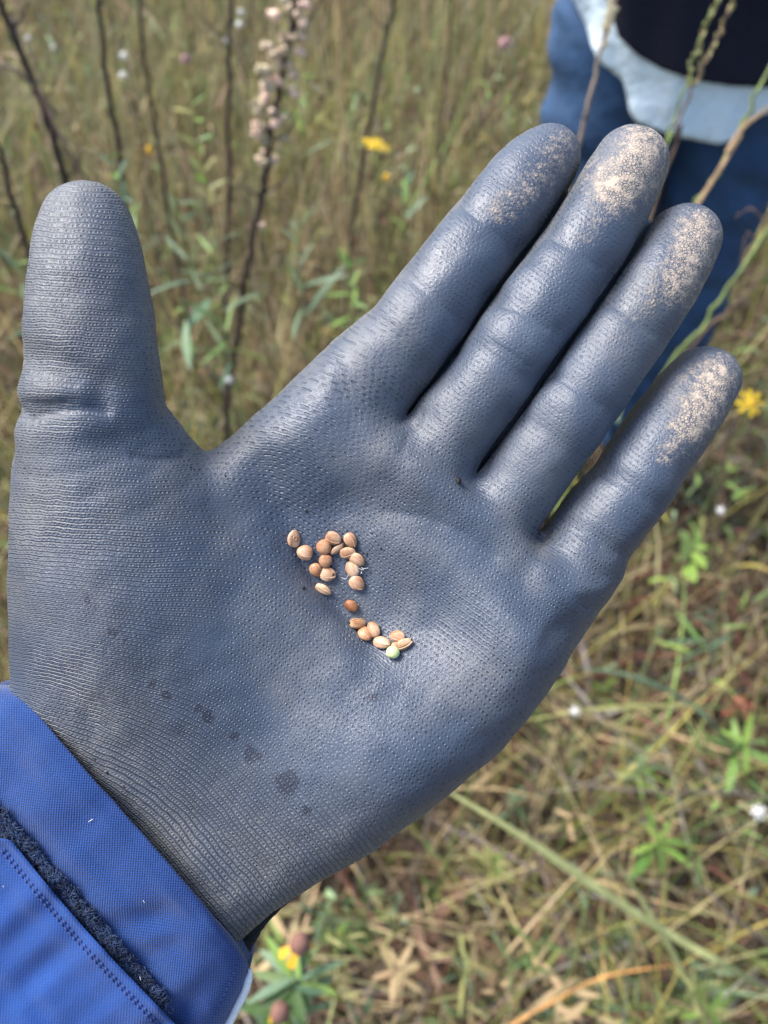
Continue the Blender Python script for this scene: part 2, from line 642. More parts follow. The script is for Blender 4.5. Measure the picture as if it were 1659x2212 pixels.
# soften the corners of the outline
for _ in range(10):
    _S2[1:-1, 1:-1] = (_S2[1:-1, 1:-1] * 2 + _S2[:-2, 1:-1] + _S2[2:, 1:-1] + _S2[1:-1, :-2] + _S2[1:-1, 2:]) / 6


def gauss(px, py, cx, cy, sx, sy, ang):
    c, s = math.cos(math.radians(ang)), math.sin(math.radians(ang))
    a, b = (px - cx) * c + (py - cy) * s, -(px - cx) * s + (py - cy) * c
    return np.exp(-(a / sx) ** 2 - (b / sy) ** 2)


RELIEF = [  # px, py, size along, size across, turn, mm
    (265, 1290, 330, 210, 62, 13.0),      # thenar mound
    (860, 1600, 330, 170, -38, 8.0),      # hypothenar mound
    (1110, 1400, 150, 120, -55, 4.0),
    (790, 1290, 300, 120, 43, -6.0),      # hollow of the palm
    (600, 1090, 150, 110, 43, -1.5),
    (880, 985, 110, 75, 42, 3.2), (1010, 1085, 110, 70, 42, 3.0), (1150, 1200, 110, 70, 45, 3.4),   # pads under the fingers
    (700, 900, 160, 90, -48, 2.0),
]


def relief(px, py):
    r = 0
    for (cx, cy, sx, sy, ang, mm) in RELIEF:
        r = r + mm * gauss(px, py, cx, cy, sx, sy, ang)
    return r


def hand_sdf(P):
    x, y, z = P.T
    fi = np.clip((x - _gx[0]) / 0.5, 0, len(_gx) - 1.001)
    fj = np.clip((y - _gy[0]) / 0.5, 0, len(_gy) - 1.001)
    i, j = fi.astype(int), fj.astype(int)
    a, b = fi - i, fj - j
    s2 = _S2[i, j] * (1 - a) * (1 - b) + _S2[i + 1, j] * a * (1 - b) + _S2[i, j + 1] * (1 - a) * b + _S2[i + 1, j + 1] * a * b
    rl = relief(PCX + x * FOC / 186, PCY - y * FOC / 186)
    zc, hz = -D0 + rl * 0.5, 14.5 + rl * 0.5
    r = 14.0
    w0, w1 = s2 + r, np.abs(z - zc) - hz + r
    palm = np.hypot(np.maximum(w0, 0), np.maximum(w1, 0)) + np.minimum(np.maximum(w0, w1), 0) - r
    fing = None
    for k, (C, R) in enumerate(FINGERS):
        e = chain_sdf(P, C, R, 0.88)
        if fing is None:
            fing = e
        else:               # neighbours press flat against each other along a narrow slot
            h = (fing - e) / 2
            fing = np.minimum(np.maximum(fing, h + SLOT), np.maximum(e, SLOT - h))
    for C, R in SLOT_FLOOR:
        fing = smin(fing, chain_sdf(P, C, R), 2.0)
    d = smin(palm, fing, 6.0)
    return smin(d, chain_sdf(P, THUMB[0], THUMB[1], 1.2), 5.0)


CREASES = [   # picture polyline, width px, mm (negative sinks)
    # thumb folds
    ([(50, 765), (110, 785), (170, 812), (215, 835)], 40, -2.0), ([(52, 850), (110, 842), (170, 850)], 34, 1.0),
    ([(62, 893), (110, 880), (170, 872), (225, 880)], 18, -1.0), ([(60, 935), (130, 922), (220, 925)], 36, 0.8),
    ([(230, 960), (330, 985), (400, 985)], 36, -0.9), ([(120, 640), (260, 650)], 50, -0.6),
    # crease round the thenar mound
    ([(560, 1010), (610, 1100), (650, 1190), (700, 1270), (760, 1340), (800, 1385)], 40, -1.9),
    ([(660, 1215), (720, 1290), (790, 1350)], 16, -0.7),
    ([(560, 1230), (640, 1330), (740, 1430)], 60, 1.0),
    # heart line
    ([(740, 1105), (850, 1102), (930, 1115), (1010, 1150), (1090, 1210), (1160, 1290), (1210, 1360)], 58, -3.0),
    ([(900, 1190), (1000, 1235), (1080, 1300), (1130, 1370)], 60, 1.3),
    ([(950, 1350), (1040, 1420), (1110, 1480)], 50, -0.8), ([(880, 1480), (960, 1540), (1040, 1590)], 46, -0.7),
    ([(940, 960), (980, 1010), (1010, 1045)], 14, -0.4), ([(920, 905), (880, 970), (840, 1040)], 34, -1.0), ([(1050, 1020), (1010, 1080)], 32, -0.9),
    ([(1185, 1150), (1160, 1200), (1130, 1250)], 28, -0.9),
    # index
    ([(800, 690), (870, 760), (920, 800)], 32, -0.9), ([(870, 585), (940, 640), (1015, 700)], 24, -0.8), ([(840, 630), (910, 685), (975, 735)], 32, 0.6),
    ([(990, 430), (1050, 475), (1130, 540)], 28, -1.1), ([(950, 500), (1030, 565), (1080, 605)], 40, 0.7),
    # middle
    ([(1060, 640), (1130, 660), (1200, 715)], 20, -1.0), ([(1045, 700), (1100, 722), (1170, 770)], 28, 0.8), ([(1000, 740), (1070, 770), (1140, 820)], 20, -0.8),
    ([(1180, 500), (1240, 530), (1320, 590)], 28, -1.1), ([(1130, 590), (1210, 640), (1250, 680)], 34, 0.5),
    # ring
    ([(1180, 800), (1250, 830), (1320, 890)], 20, -0.8), ([(1160, 850), (1230, 880), (1290, 930)], 28, 0.5), ([(1110, 900), (1180, 935), (1240, 985)], 22, -0.8),
    ([(1310, 640), (1370, 680), (1440, 735)], 28, -1.0),
    # little finger
    ([(1285, 1010), (1350, 1035), (1420, 1090)], 22, -1.0), ([(1340, 935), (1420, 985), (1475, 1030)], 28, -0.7), ([(1225, 1130), (1290, 1160), (1350, 1200)], 22, -1.2),
    ([(1250, 1185), (1310, 1220)], 20, 0.9), ([(1200, 1235), (1260, 1285), (1280, 1310)], 24, -0.8),
    # sharp little folds
    ([(64, 905), (120, 890), (190, 884), (235, 892)], 7, -0.7), ([(70, 800), (120, 812), (160, 832)], 7, -0.5), ([(62, 868), (105, 872), (140, 868)], 6, -0.5),
    ([(1070, 655), (1125, 672), (1185, 712)], 6, -0.5), ([(1062, 742), (1110, 768), (1140, 790)], 6, -0.4), ([(1195, 812), (1250, 838), (1300, 878)], 6, -0.4),
    ([(885, 600), (945, 650), (1000, 695)], 6, -0.35), ([(1000, 445), (1055, 488), (1110, 530)], 6, -0.35), ([(1190, 510), (1245, 540), (1300, 580)], 6, -0.35),
    ([(1240, 1145), (1290, 1172), (1330, 1198)], 6, -0.45), ([(1295, 1022), (1350, 1045), (1400, 1080)], 6, -0.35), ([(1322, 655), (1370, 690), (1420, 725)], 6, -0.35),
    ([(640, 1190), (690, 1262), (745, 1325), (790, 1365)], 8, -0.6), ([(660, 1240), (700, 1295), (750, 1345)], 6, -0.35), ([(935, 965), (975, 1005), (1005, 1035)], 6, -0.4),
    ([(910, 890), (885, 935), (868, 975)], 7, -0.4), ([(1050, 1005), (1030, 1050)], 7, -0.4), ([(1180, 1145), (1168, 1190)], 7, -0.4), ([(1205, 1250), (1250, 1290), (1275, 1318)], 7, -0.4),
    ([(395, 985), (340, 992), (290, 985)], 8, -0.5), ([(830, 1108), (920, 1122), (1000, 1155), (1070, 1205)], 9, -0.4),
    # heel of the hand
    ([(120, 1480), (250, 1610), (400, 1750), (560, 1890)], 44, -1.2), ([(100, 1530), (230, 1670), (370, 1810), (500, 1940)], 28, 0.8),
    ([(180, 1440), (330, 1580), (500, 1720), (640, 1830)], 34, -0.6), ([(1060, 1610), (960, 1600), (860, 1560)], 46, -0.6),
]
DIRT = [([(1215, 310), (1200, 350), (1165, 390), (1120, 425), (1080, 455)], 50, 0.66), ([(1390, 320), (1375, 370), (1330, 400)], 78, 1.0), ([(1330, 430), (1290, 480), (1260, 510)], 36, 0.48),
        ([(1510, 500), (1490, 560), (1465, 620)], 58, 1.0), ([(1440, 600), (1400, 650)], 48, 0.56), ([(1380, 650), (1340, 730)], 30, 0.42),
        ([(1550, 810), (1530, 860), (1490, 920)], 58, 1.0), ([(1490, 820), (1470, 900), (1450, 980)], 44, 0.62), ([(415, 1585), (405, 1560)], 16, 0.50), ([(560, 1690), (650, 1770)], 26, 0.22)]
WET_AND_SHADE = [(450, 1548, 17), (505, 1588, 10), (547, 1634, 20), (618, 1690, 30), (662, 1748, 14), (805, 1505, 13), (185, 1300, 9), (205, 1315, 7), (245, 1360, 12), (268, 1380, 8), (330, 1478, 11), (360, 1500, 9), (430, 1530, 9)]  # damp spots; the far-left ones are crease shade painted as dark streaks


def make_glove(parent, origin):
    V, F, Nrm = surface_nets(hand_sdf, BOX_LO, BOX_HI, 0.68)
    px, py = PCX + V[:, 0] * FOC / -V[:, 2], PCY + V[:, 1] * FOC / V[:, 2]
    PX = np.column_stack([px, py])
    face = sstep(0.0, 0.5, Nrm[:, 2])
    disp = np.zeros(len(V))
    for pts, w, mm in CREASES:
        disp += mm * np.exp(-(poly_dist(PX, pts) / w) ** 2)
    disp = disp * face * (0.85 - 0.20 * sstep(560, 760, px) * sstep(1330, 1130, py))
    disp += 0.35 * vnoise(V / 9.0, 2) + 0.18 * vnoise(V / 4.0, 4)
    V = V + Nrm * disp[:, None]
    # knit directions: rows cross the fingers, bend round the thumb mound and follow the cuff at the heel
    mm = 190.0 / FOC
    wt = sstep(900, 330, px + 0.25 * (py - 1000)) * sstep(1900, 1300, py - 0.0 * px)
    ww = sstep(1250, 1850, py + 0.15 * (600 - px))
    vh, uh = 0.575 * (px - 829) - 0.818 * (py - 1106), 0.818 * (px - 829) + 0.575 * (py - 1106)
    vt, ut = 0.06 * (px - 400) - 1.0 * (py - 1000) - 35, 1.0 * (px - 400) + 0.06 * (py - 1000) - 300
    vw, uw = 0.75 * (px - 500) - 0.66 * (py - 1700) - 670, 0.66 * (px - 500) + 0.75 * (py - 1700) + 100
    a_h = np.maximum(1 - wt - ww, 0)
    tot = a_h + wt + ww
    v = (vh * a_h + vt * wt + vw * ww) / tot * mm
    u = (uh * a_h + ut * wt + uw * ww) / tot * mm
    rad = -V[:, 2] * 0.25
    knit = np.column_stack([u, v + rad * 0, np.zeros(len(V))])
    onf = sstep(140, 290, vh) * sstep(520, 700, px)      # smoother coating on the fingers
    heel = sstep(1480, 1850, py + 0.35 * (500 - px))
    amount = (0.95 + 0.25 * heel) * (1 - 0.55 * onf)
    ribs = 0.85 * sstep(520, 100, px) * sstep(980, 1250, py) + 0.30 * sstep(420, 200, px) * sstep(1000, 900, py) + 0.70 * heel + 0.16 * (1 - onf)
    dust = 0.10 + 0.50 * sstep(1480, 1880, py + 0.35 * (400 - px)) + 0.55 * sstep(0.62, 0.15, Nrm[:, 2]) + 0.35 * gauss(px, py, 470, 960, 140, 60, -35)
    dust += 0.30 * gauss(px, py, 80, 850, 60, 300, 0) + 0.30 * gauss(px, py, 130, 430, 120, 90, 0) + 0.25 * gauss(px, py, 1060, 1130, 140, 60, 40) + 0.30 * vnoise(V / 20, 8) + 0.15 * vnoise(V / 6, 9)
    dirt = np.zeros(len(V))
    for pts, w, s in DIRT:
        dirt = np.maximum(dirt, s * np.exp(-(poly_dist(PX, pts) / w) ** 2.4))
    wet = np.full(len(V), -2.0)
    wob = PX + 7 * np.column_stack([vnoise(PX / 13, 21), vnoise(PX / 13, 22)])
    for cx, cy, r in WET_AND_SHADE:
        wet = np.maximum(wet, 1 - np.hypot(wob[:, 0] - cx, wob[:, 1] - cy) / r)
    fr = Nrm[:, 2] > 0
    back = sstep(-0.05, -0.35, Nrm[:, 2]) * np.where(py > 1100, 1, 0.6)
    W = c2w(V) - origin
    at = {'knit': ('FLOAT_VECTOR', knit), 'knit_amount': ('FLOAT', amount), 'ribs': ('FLOAT', np.clip(ribs, 0, 0.9)), 'dust': ('FLOAT', np.clip(dust, 0, 1)),
          'dirt': ('FLOAT', dirt * fr), 'wet': ('FLOAT', np.where(fr, wet, -2)), 'back': ('FLOAT', back)}
    me = mesh_data('glove', W, F, at)
    o = obj('glove', me, glove_mat(), parent)
    o['label'] = 'blue grey rubber coated work glove with dried soil on its fingertips'
    return BVHTree.FromPolygons([Vector(p) for p in (W + origin)], F.tolist())


WRIST = c2w(np.array([pc(150, 1900, 205)]))[0]
holder = thing('person', WRIST, 'outstretched open palm in a soiled blue grey work glove below a blue jacket cuff', 'person')
GLOVE = make_glove(holder, WRIST)

# ------------------------------------------------------------------ the jacket sleeve
A0 = np.array([272.0, 1760.0])
EB, EA = np.array([0.66, 0.7513]), np.array([-0.7513, 0.66])
KMM = 190.0 / FOC


def sl_edges(a):
    r = np.interp(a, [0, 6, 16, 50, 135, 300, 700, 2200], [362, 392, 424, 448, 482, 500, 520, 620])
    l = np.interp(a, [0, 10, 30, 135, 300, 700, 2200], [-367, -382, -398, -420, -440, -470, -560])
    return l, r


def sleeve_point(a, b, off=0.0, back=False):
    """a: picture units along the arm from the cuff edge, b: across; returns camera-axes mm on the cloth"""
    a, b = np.asarray(a, float), np.asarray(b, float)
    l, r = sl_edges(a)
    t = np.clip((b - (l + r) / 2) / ((r - l) / 2), -1, 1)
    hz = np.interp(a, [0, 40, 300, 900, 2200], [23, 24.5, 28, 38, 48])
    z = hz * (1 - np.abs(t) ** 3.6) ** (1 / 3.6)
    q = np.column_stack([a.ravel() * KMM, b.ravel() * KMM])
    wr = 1.1 * vnoise(q / 14.0, 31) + 0.8 * vnoise(q / np.array([20.0, 5.0]), 32) + 0.4 * vnoise(q / np.array([4.0, 11.0]), 33)
    wr = wr - 1.6 * np.exp(-((b - 250 + 0.5 * a).ravel() / 26) ** 2) * np.interp(a.ravel(), [40, 110, 260], [0, 1, 0]) + 1.2 * np.exp(-((b - 305 + 0.5 * a).ravel() / 22) ** 2) * np.interp(a.ravel(), [40, 110, 260], [0, 1, 0])
    wr = wr.reshape(a.shape) * np.interp(a, [0, 30, 120], [0.35, 0.7, 1.0])
    if back:
        z = -z - off
        wr = wr * 0
    else:
        z = z + off
    X = A0[0] + a * EA[0] + b * EB[0] - PCX
    Y = PCY - (A0[1] + a * EA[1] + b * EB[1])
    zc = np.interp(a, [0, 300, 2200], [-198, -204, -225])
    zs = -zc if back else -(zc + z)
    return np.stack([X * zs / FOC, Y * zs / FOC, zc + z + wr], -1)


def cloth_at(a, b, off=0.0):
    """like sleeve_point, but (a, b) is where the point is seen rather than where it is on the plane of the arm"""
    a, b = np.asarray(a, float), np.asarray(b, float)
    a1, b1 = a.copy(), b.copy()
    for _ in range(7):
        P = sleeve_point(a1, b1, off)
        ex = A0[0] + a * EA[0] + b * EB[0] - (PCX + FOC * P[..., 0] / -P[..., 2])
        ey = A0[1] + a * EA[1] + b * EB[1] - (PCY - FOC * P[..., 1] / -P[..., 2])
        a1 = np.clip(a1 + 0.85 * (ex * EA[0] + ey * EA[1]), -20, 2000)
        b1 = b1 + 0.85 * (ex * EB[0] + ey * EB[1])
    return sleeve_point(a1, b1, off)


def make_sleeve(parent, origin):
    m_cuff = cloth_mat('cuff_cloth', (0.005, 0.022, 0.095), (0.018, 0.066, 0.25), 0.85, rough=0.92, bump=0.00016, contrast=1.1)
    m_tab = cloth_mat('tab_cloth', (0.009, 0.044, 0.19), (0.020, 0.084, 0.33), 1.0, rough=0.8, bump=0.00009, contrast=0.5)
    # body of the sleeve: rings round the arm, the first ones turned inwards to make the hem
    avals = np.concatenate([np.linspace(90, 4, 10), [0.8, 0.0, 0.8, 3, 6], np.linspace(10, 400, 66), np.geomspace(430, 2200, 20)])
    inner = np.concatenate([np.full(10, -2.2), [-1.6, -0.9, -0.2], np.zeros(2), np.zeros(66), np.zeros(20)])
    nt = 150
    th = np.linspace(0, 2 * np.pi, nt, endpoint=False)
    Vs, Ws = [], []
    for a, off in zip(avals, inner):
        l, r = sl_edges(a)
        b = (l + r) / 2 + (r - l) / 2 * np.sign(np.cos(th)) * np.abs(np.cos(th)) ** 0.8 * (1 + off * 0.011)
        fr = sleeve_point(np.full(nt, a), b, off)
        bk = sleeve_point(np.full(nt, a), b, off, True)
        P = np.where((np.sin(th) >= 0)[:, None], fr, bk)
        Vs.append(P)
        Ws.append(np.column_stack([np.full(nt, a * KMM), b * KMM + np.where(np.sin(th) >= 0, 0, 50), np.zeros(nt)]))
    V = c2w(np.vstack(Vs)) - origin
    F = grid_faces(len(avals), nt, True)
    F = np.vstack([F])
    sl = obj('sleeve', mesh_data('sleeve', V, F, {'weave': ('FLOAT_VECTOR', np.vstack(Ws))}), m_cuff, parent)
    sl['label'] = 'blue woven jacket cuff'

    def patch(name, aa, bb, off, mat, thick=1.0, parent=sl, label=None):
        nu, nv = aa.shape
        top = cloth_at(aa, bb, off).reshape(-1, 3)
        bot = cloth_at(aa, bb, off - thick).reshape(-1, 3)
        n = nu * nv
        F = grid_faces(nu, nv)
        bd = [(i, 0) for i in range(nu)] + [(nu - 1, j) for j in range(1, nv)] + [(i, nv - 1) for i in range(nu - 2, -1, -1)] + [(0, j) for j in range(nv - 2, 0, -1)]
        ids = [i * nv + j for i, j in bd]
        side = np.array([(p, q, q + n, p + n) for p, q in zip(ids, ids[1:] + ids[:1])])
        Fa = np.vstack([F, F[:, ::-1] + n, side])
        wv = np.column_stack([aa.ravel() * KMM, bb.ravel() * KMM, np.zeros(n)])
        me = mesh_data(name, c2w(np.vstack([top, bot])) - origin, Fa, {'weave': ('FLOAT_VECTOR', np.vstack([wv, wv]))})
        return obj(name, me, mat, parent)

    # pull tab lying over the loop strip; its free corner is rounded
    u, w = np.linspace(0, 1, 50), np.linspace(0, 1, 90)
    U, Wg = np.meshgrid(u, w, indexing='ij')
    edge0 = 217 + 8 * np.sin(Wg * 4.0) + 4
    bb = -150 + Wg * 640
    corner = np.clip((-150 + 40 - bb) / 40, 0, 1)
    edge0 = edge0 + 45 * (1 - np.sqrt(np.maximum(1 - corner ** 2, 0)))
    aa = edge0 + U * 460
    lift = 3.2 + 0.8 * np.exp(-(U / 0.03) ** 2)
    tab = patch('pull_tab', aa, bb, lift, m_tab, 1.3)
    # stitches along the edge of the tab
    dash = []
    for row in (24, 31):
        for b in np.arange(-120, 470, 13.5):
            s = (b + 150) / 640
            e = 221 + 8 * math.sin(s * 4.0) + row
            p = cloth_at(np.array([e - 0.6, e, e + 0.4]), np.array([b, b + 4.5, b + 9]), np.array([3.1, 3.42, 3.1]))
            dash.append(tube(c2w(p) - origin, 0.00022, 5))
    Vd, Fd = join(dash)
    obj('stitching', mesh_data('stitching', Vd, Fd), simple_mat('blue_thread', (0.022, 0.045, 0.17), 0.7), tab)
    # loop strip: dark backing and a pile of tiny loops
    U, Wg = np.meshgrid(np.linspace(0, 1, 8), np.linspace(0, 1, 60), indexing='ij')
    m_loop = simple_mat('loop_pile', (0.012, 0.022, 0.060), 0.85, 0.5, 900)
    strip = patch('loop_strip', 192 + U * 46, -235 + Wg * 600, 0.8, m_loop, 0.8)
    loops = []
    ab = np.column_stack([RNG.uniform(190, 226, 2600), RNG.uniform(-237, 367, 2600)])
    for c in cloth_at(ab[:, 0], ab[:, 1], 0.7):
        r = random.uniform(0.5, 1.0)
        d = np.array([random.gauss(0, 1), random.gauss(0, 1), 0])
        d /= np.linalg.norm(d)
        tl = np.array([random.gauss(0, 0.5), random.gauss(0, 0.5), 1])
        t = np.linspace(0, 2 * math.pi * random.uniform(0.6, 1.0), 7)
        loops.append(tube(c2w(c + r * (np.sin(t)[:, None] * d + (1 - np.cos(t))[:, None] * tl * 0.8)) - origin, 0.00007, 3, cap=False))
    Vl, Fl = join(loops)
    pile = obj('pile', mesh_data('pile', Vl, Fl), simple_mat('loop_thread', (0.030, 0.055, 0.13), 0.6, 0.5, 500), strip)
    pile['kind'] = 'stuff'
    # white piping along the folded edge
    ap = np.concatenate([np.linspace(15, 60, 10), np.linspace(70, 420, 24)])
    P = []
    for a in ap:
        l, r = sl_edges(a)
        P.append(sleeve_point(np.array([a]), np.array([r - 3.0]), 0.4)[0] + np.array([0.5, -0.5, 0.6]))
    Vp, Fp = tube(c2w(np.array(P)) - origin, np.interp(np.arange(len(ap)), [0, 3, 40], [0.0004, 0.00105, 0.00105]), 10)
    pp = obj('piping', mesh_data('piping', Vp, Fp), simple_mat('white_cord', (0.80, 0.83, 0.84), 0.7, 0.08, 900, 0.0002), sl)
    pp['label'] = 'white cord along the cuff edge'
    # seam beside the piping
    ds = []
    for a in np.arange(22, 420, 11):
        l, r = sl_edges(a)
        p = sleeve_point(np.array([a, a + 3.5, a + 7]), np.array([r - 34, r - 34, r - 34]), np.array([0.0, 0.18, 0.0]))
        ds.append(tube(c2w(p) - origin, 0.00016, 5))
    Vd, Fd = join(ds)
    obj('stitching', mesh_data('edge_stitching', Vd, Fd), bpy.data.materials['blue_thread'], sl)

    # a few bits of lint
    lint = simple_mat('lint', (0.72, 0.72, 0.68), 0.7, 0.1)
    for a, b in ((60, -40), (95, 170), (212, 290), (207, 284), (300, -60)):
        c = cloth_at(np.array([float(a)]), np.array([float(b)]), 0.5 if a < 210 else 3.8)[0]
        t = np.linspace(0, 1, 6)[:, None]
        d1, d2 = np.array([random.gauss(0, 1), random.gauss(0, 1), 0.2]), np.array([random.gauss(0, 1), random.gauss(0, 1), 0.0])
        v, f = tube(c2w(c + 0.35 * t * d1 + 0.35 * t * t * d2) - origin, 0.00006, 4)
        obj('lint', mesh_data('lint', v, f), lint, sl)


make_sleeve(holder, WRIST)

# the uncoated black knit that shows at the wrist beside the cuff
Q = catmull([pc(650, 1925, 203), pc(606, 1952, 202), pc(566, 1984, 201), pc(536, 2014, 200), pc(512, 2042, 200), pc(480, 2080, 200)], 12)
v, f = tube(c2w(Q) - WRIST, np.interp(np.linspace(0, 1, len(Q)), [0, .35, .7, 1], [0.0006, 0.0016, 0.0034, 0.0045]), 14)
v = v + (vnoise(v * 2200, 61) * 0.00035)[:, None] * np.array([1.0, 0.6, -0.8])
obj('knit_wrist', mesh_data('knit_wrist', v, f), simple_mat('black_knit', (0.012, 0.013, 0.016), 0.95, 0.8, 1500, 0.0006), holder)

# ================================================================== seeds in the palm
def on_glove(px, py):
    d = ray(px, py)
    L = Vector(d).normalized()
    loc, nrm, _, _ = GLOVE.ray_cast(Vector(CAM), L)
    if nrm.dot(L) > 0:
        nrm = -nrm
    return loc, nrm


def seed_mesh(name, L, W, T, tip=0.35, ridge=0.0, facet=0.0, tint=(0.5, 0.27, 0.11), pale=(0.78, 0.55, 0.33), seed=0):
    """plump achene: pointed at +x, round at -x, pinched rim round the flat side"""
    nu, nv = 22, 28
    V, C = [], []
    r0 = random.Random(seed)
    ph = r0.uniform(0, 6)
    for i in range(nu):
        u = i / (nu - 1)
        x = -math.cos(math.pi * u)
        prof = math.sin(math.pi * u) ** (0.70 if x < 0 else 0.80 + tip)
        prof *= 1.0 - 0.10 * max(0, x)
        for j in range(nv):
            a = 2 * math.pi * j / nv
            cy, sz = math.cos(a), math.sin(a)
            rim = 1 + 0.07 * abs(cy) ** 10
            rr = prof * rim * (1 + ridge * (abs(math.cos(2.5 * a + ph)) ** 6) * math.sin(math.pi * u))
            top = 1.0 if sz > 0 else 0.85
            V.append((x * L / 2 * (1 + 0.05 * max(0, x) ** 4), cy * rr * W / 2, sz * rr * T / 2 * top * (1 - facet * max(0, sz) ** 3)))
            k = 0.5 + 0.38 * math.sin(1.7 * x + 1.1 * cy + ph) + 0.25 * abs(cy) ** 6 + 0.3 * max(0, x - 0.4)
            k += r0.uniform(-0.06, 0.06)
            k = min(max(k, 0), 1)
            C.append([tint[q] * (1 - k) + pale[q] * k for q in range(3)] + [1])
    return mesh_data(name, np.array(V) * 0.001, grid_faces(nu, nv, True), {'tint': ('FLOAT_COLOR', np.array(C))})


def seed_mat():
    N = NT('seed_coat')
    c = N.attr('tint', 'Color')
    p = N.coord()
    st = N.n('ShaderNodeMapping')
    st.inputs['Scale'].default_value = (300, 2400, 2400)
    N.link(p, st.inputs['Vector'])
    nz = N.noise(st.outputs[0], 1.0, 4, 0.6)
    sp = N.noise(p, 900, 4, 0.6)
    c = N.mix(N.ramp(nz, 0.35, 0.75), c, N.mix(1.0, c, (0.62, 0.50, 0.40), 'MULTIPLY'))
    c = N.mix(N.ramp(sp, 0.60, 0.72), c, N.mix(1.0, c, (0.50, 0.33, 0.20), 'MULTIPLY'))
    N.set(Base_Color=c, Roughness=0.48, Normal=N.bump(nz, 0.00008))
    N.b.inputs['Subsurface Weight'].default_value = 0.12
    N.b.inputs['Subsurface Radius'].default_value = (0.001, 0.0006, 0.0003)
    return N.m


SEED_MAT = seed_mat()
SD = [  # zoomed picture position, length axis end angle in the picture (deg, anticlockwise from right), length, width, thickness, kind, label
    (291, 289, 80, 4.2, 3.2, 1.7, 'pale', 'pale flat seed with a dimpled face lying alone at the outer end of the cluster'),
    (396, 408, 165, 3.9, 3.5, 2.2, 'tan', 'round tan seed beside the dimpled flat seed'),
    (655, 278, -22, 3.9, 3.1, 2.0, 'tan', 'tan seed at the top of the ring of seeds, its side seam showing'),
    (573, 357, -60, 3.7, 3.4, 2.3, 'brown', 'reddish brown seed leaning against a narrow seed seen edge-on'),
    (690, 375, 38, 4.0, 1.6, 1.5, 'dull', 'narrow dull seed standing edge-on, wedged between two larger seeds'),
    (815, 294, -62, 3.8, 2.9, 2.0, 'tan', 'tan egg shaped seed beside the dark dry fibres'),
    (787, 404, 18, 3.9, 2.7, 2.0, 'tan', 'smooth tan seed just below the dark dry fibres'),
    (873, 466, -28, 4.0, 3.1, 2.0, 'tan', 'light tan seed with a bright edge above the seed tangled in white threads'),
    (585, 480, -100, 3.3, 3.1, 2.2, 'brown', 'small round brown seed inside the ring, below the reddish brown one'),
    (497, 560, -70, 3.4, 3.0, 2.1, 'brown', 'brown round seed touching the seed with a black spot'),
    (607, 602, -5, 3.9, 3.3, 2.0, 'pale', 'pale brown seed with a black spot near its tip'),
    (825, 556, 118, 3.9, 3.2, 1.9, 'pale', 'pale glossy seed tangled in fine white threads'),
    (866, 680, -38, 4.0, 3.3, 2.1, 'tan', 'tan seed with a pointed tip under the white threads'),
    (565, 740, -28, 4.2, 2.5, 2.0, 'ridge', 'pale boat shaped seed with a raised seam lying apart below the ring'),
    (820, 886, -25, 3.5, 2.7, 2.1, 'dark', 'dark chestnut seed lying alone between the two groups of seeds'),
    (858, 1066, 14, 4.3, 2.7, 2.1, 'ribbed', 'ribbed tan seed with a black tip'),
    (933, 1166, -70, 3.9, 3.2, 2.2, 'brown', 'chestnut brown seed with a cream pointed tip below the ribbed seed'),
    (1022, 1106, 120, 3.9, 2.9, 2.2, 'tan', 'pinkish tan seed standing tilted beside the ribbed seed'),
    (1097, 1232, -18, 4.4, 2.9, 2.1, 'pale', 'pale cream teardrop seed pointing at the green seed'),
    (1235, 1176, 160, 3.8, 2.9, 2.0, 'tan', 'pinkish seed behind the slim cream seed'),
    (1290, 1243, 25, 4.2, 2.3, 1.9, 'ridge', 'slim cream seed with a dark notch at its tip'),
]
TINTS = {'pale': ((0.42, 0.23, 0.13), (0.68, 0.49, 0.35)), 'tan': ((0.38, 0.185, 0.095), (0.66, 0.44, 0.29)), 'brown': ((0.29, 0.105, 0.040), (0.58, 0.33, 0.185)),
         'dull': ((0.29, 0.18, 0.11), (0.45, 0.31, 0.21)), 'dark': ((0.18, 0.055, 0.018), (0.38, 0.165, 0.065)), 'ridge': ((0.42, 0.22, 0.105), (0.70, 0.51, 0.34)), 'ribbed': ((0.37, 0.175, 0.075), (0.62, 0.42, 0.25))}


def z2d(zx, zy):
    return (850 + zx * 0.36166) / 1.50693, (1650 + zy * 0.36166) / 1.50693


def frame_on(px, py, ang, sink, lean=0.0):
    loc, nrm = on_glove(px, py)
    d = Vector(RIGHT * math.cos(math.radians(ang)) + UP * math.sin(math.radians(ang)))
    d = (d - nrm * d.dot(nrm)).normalized()
    y = nrm.cross(d)
    M = Matrix((d, y, nrm)).transposed()
    if lean:
        M = M @ Matrix.Rotation(math.radians(lean), 3, 'X')
    return loc + nrm * sink, M


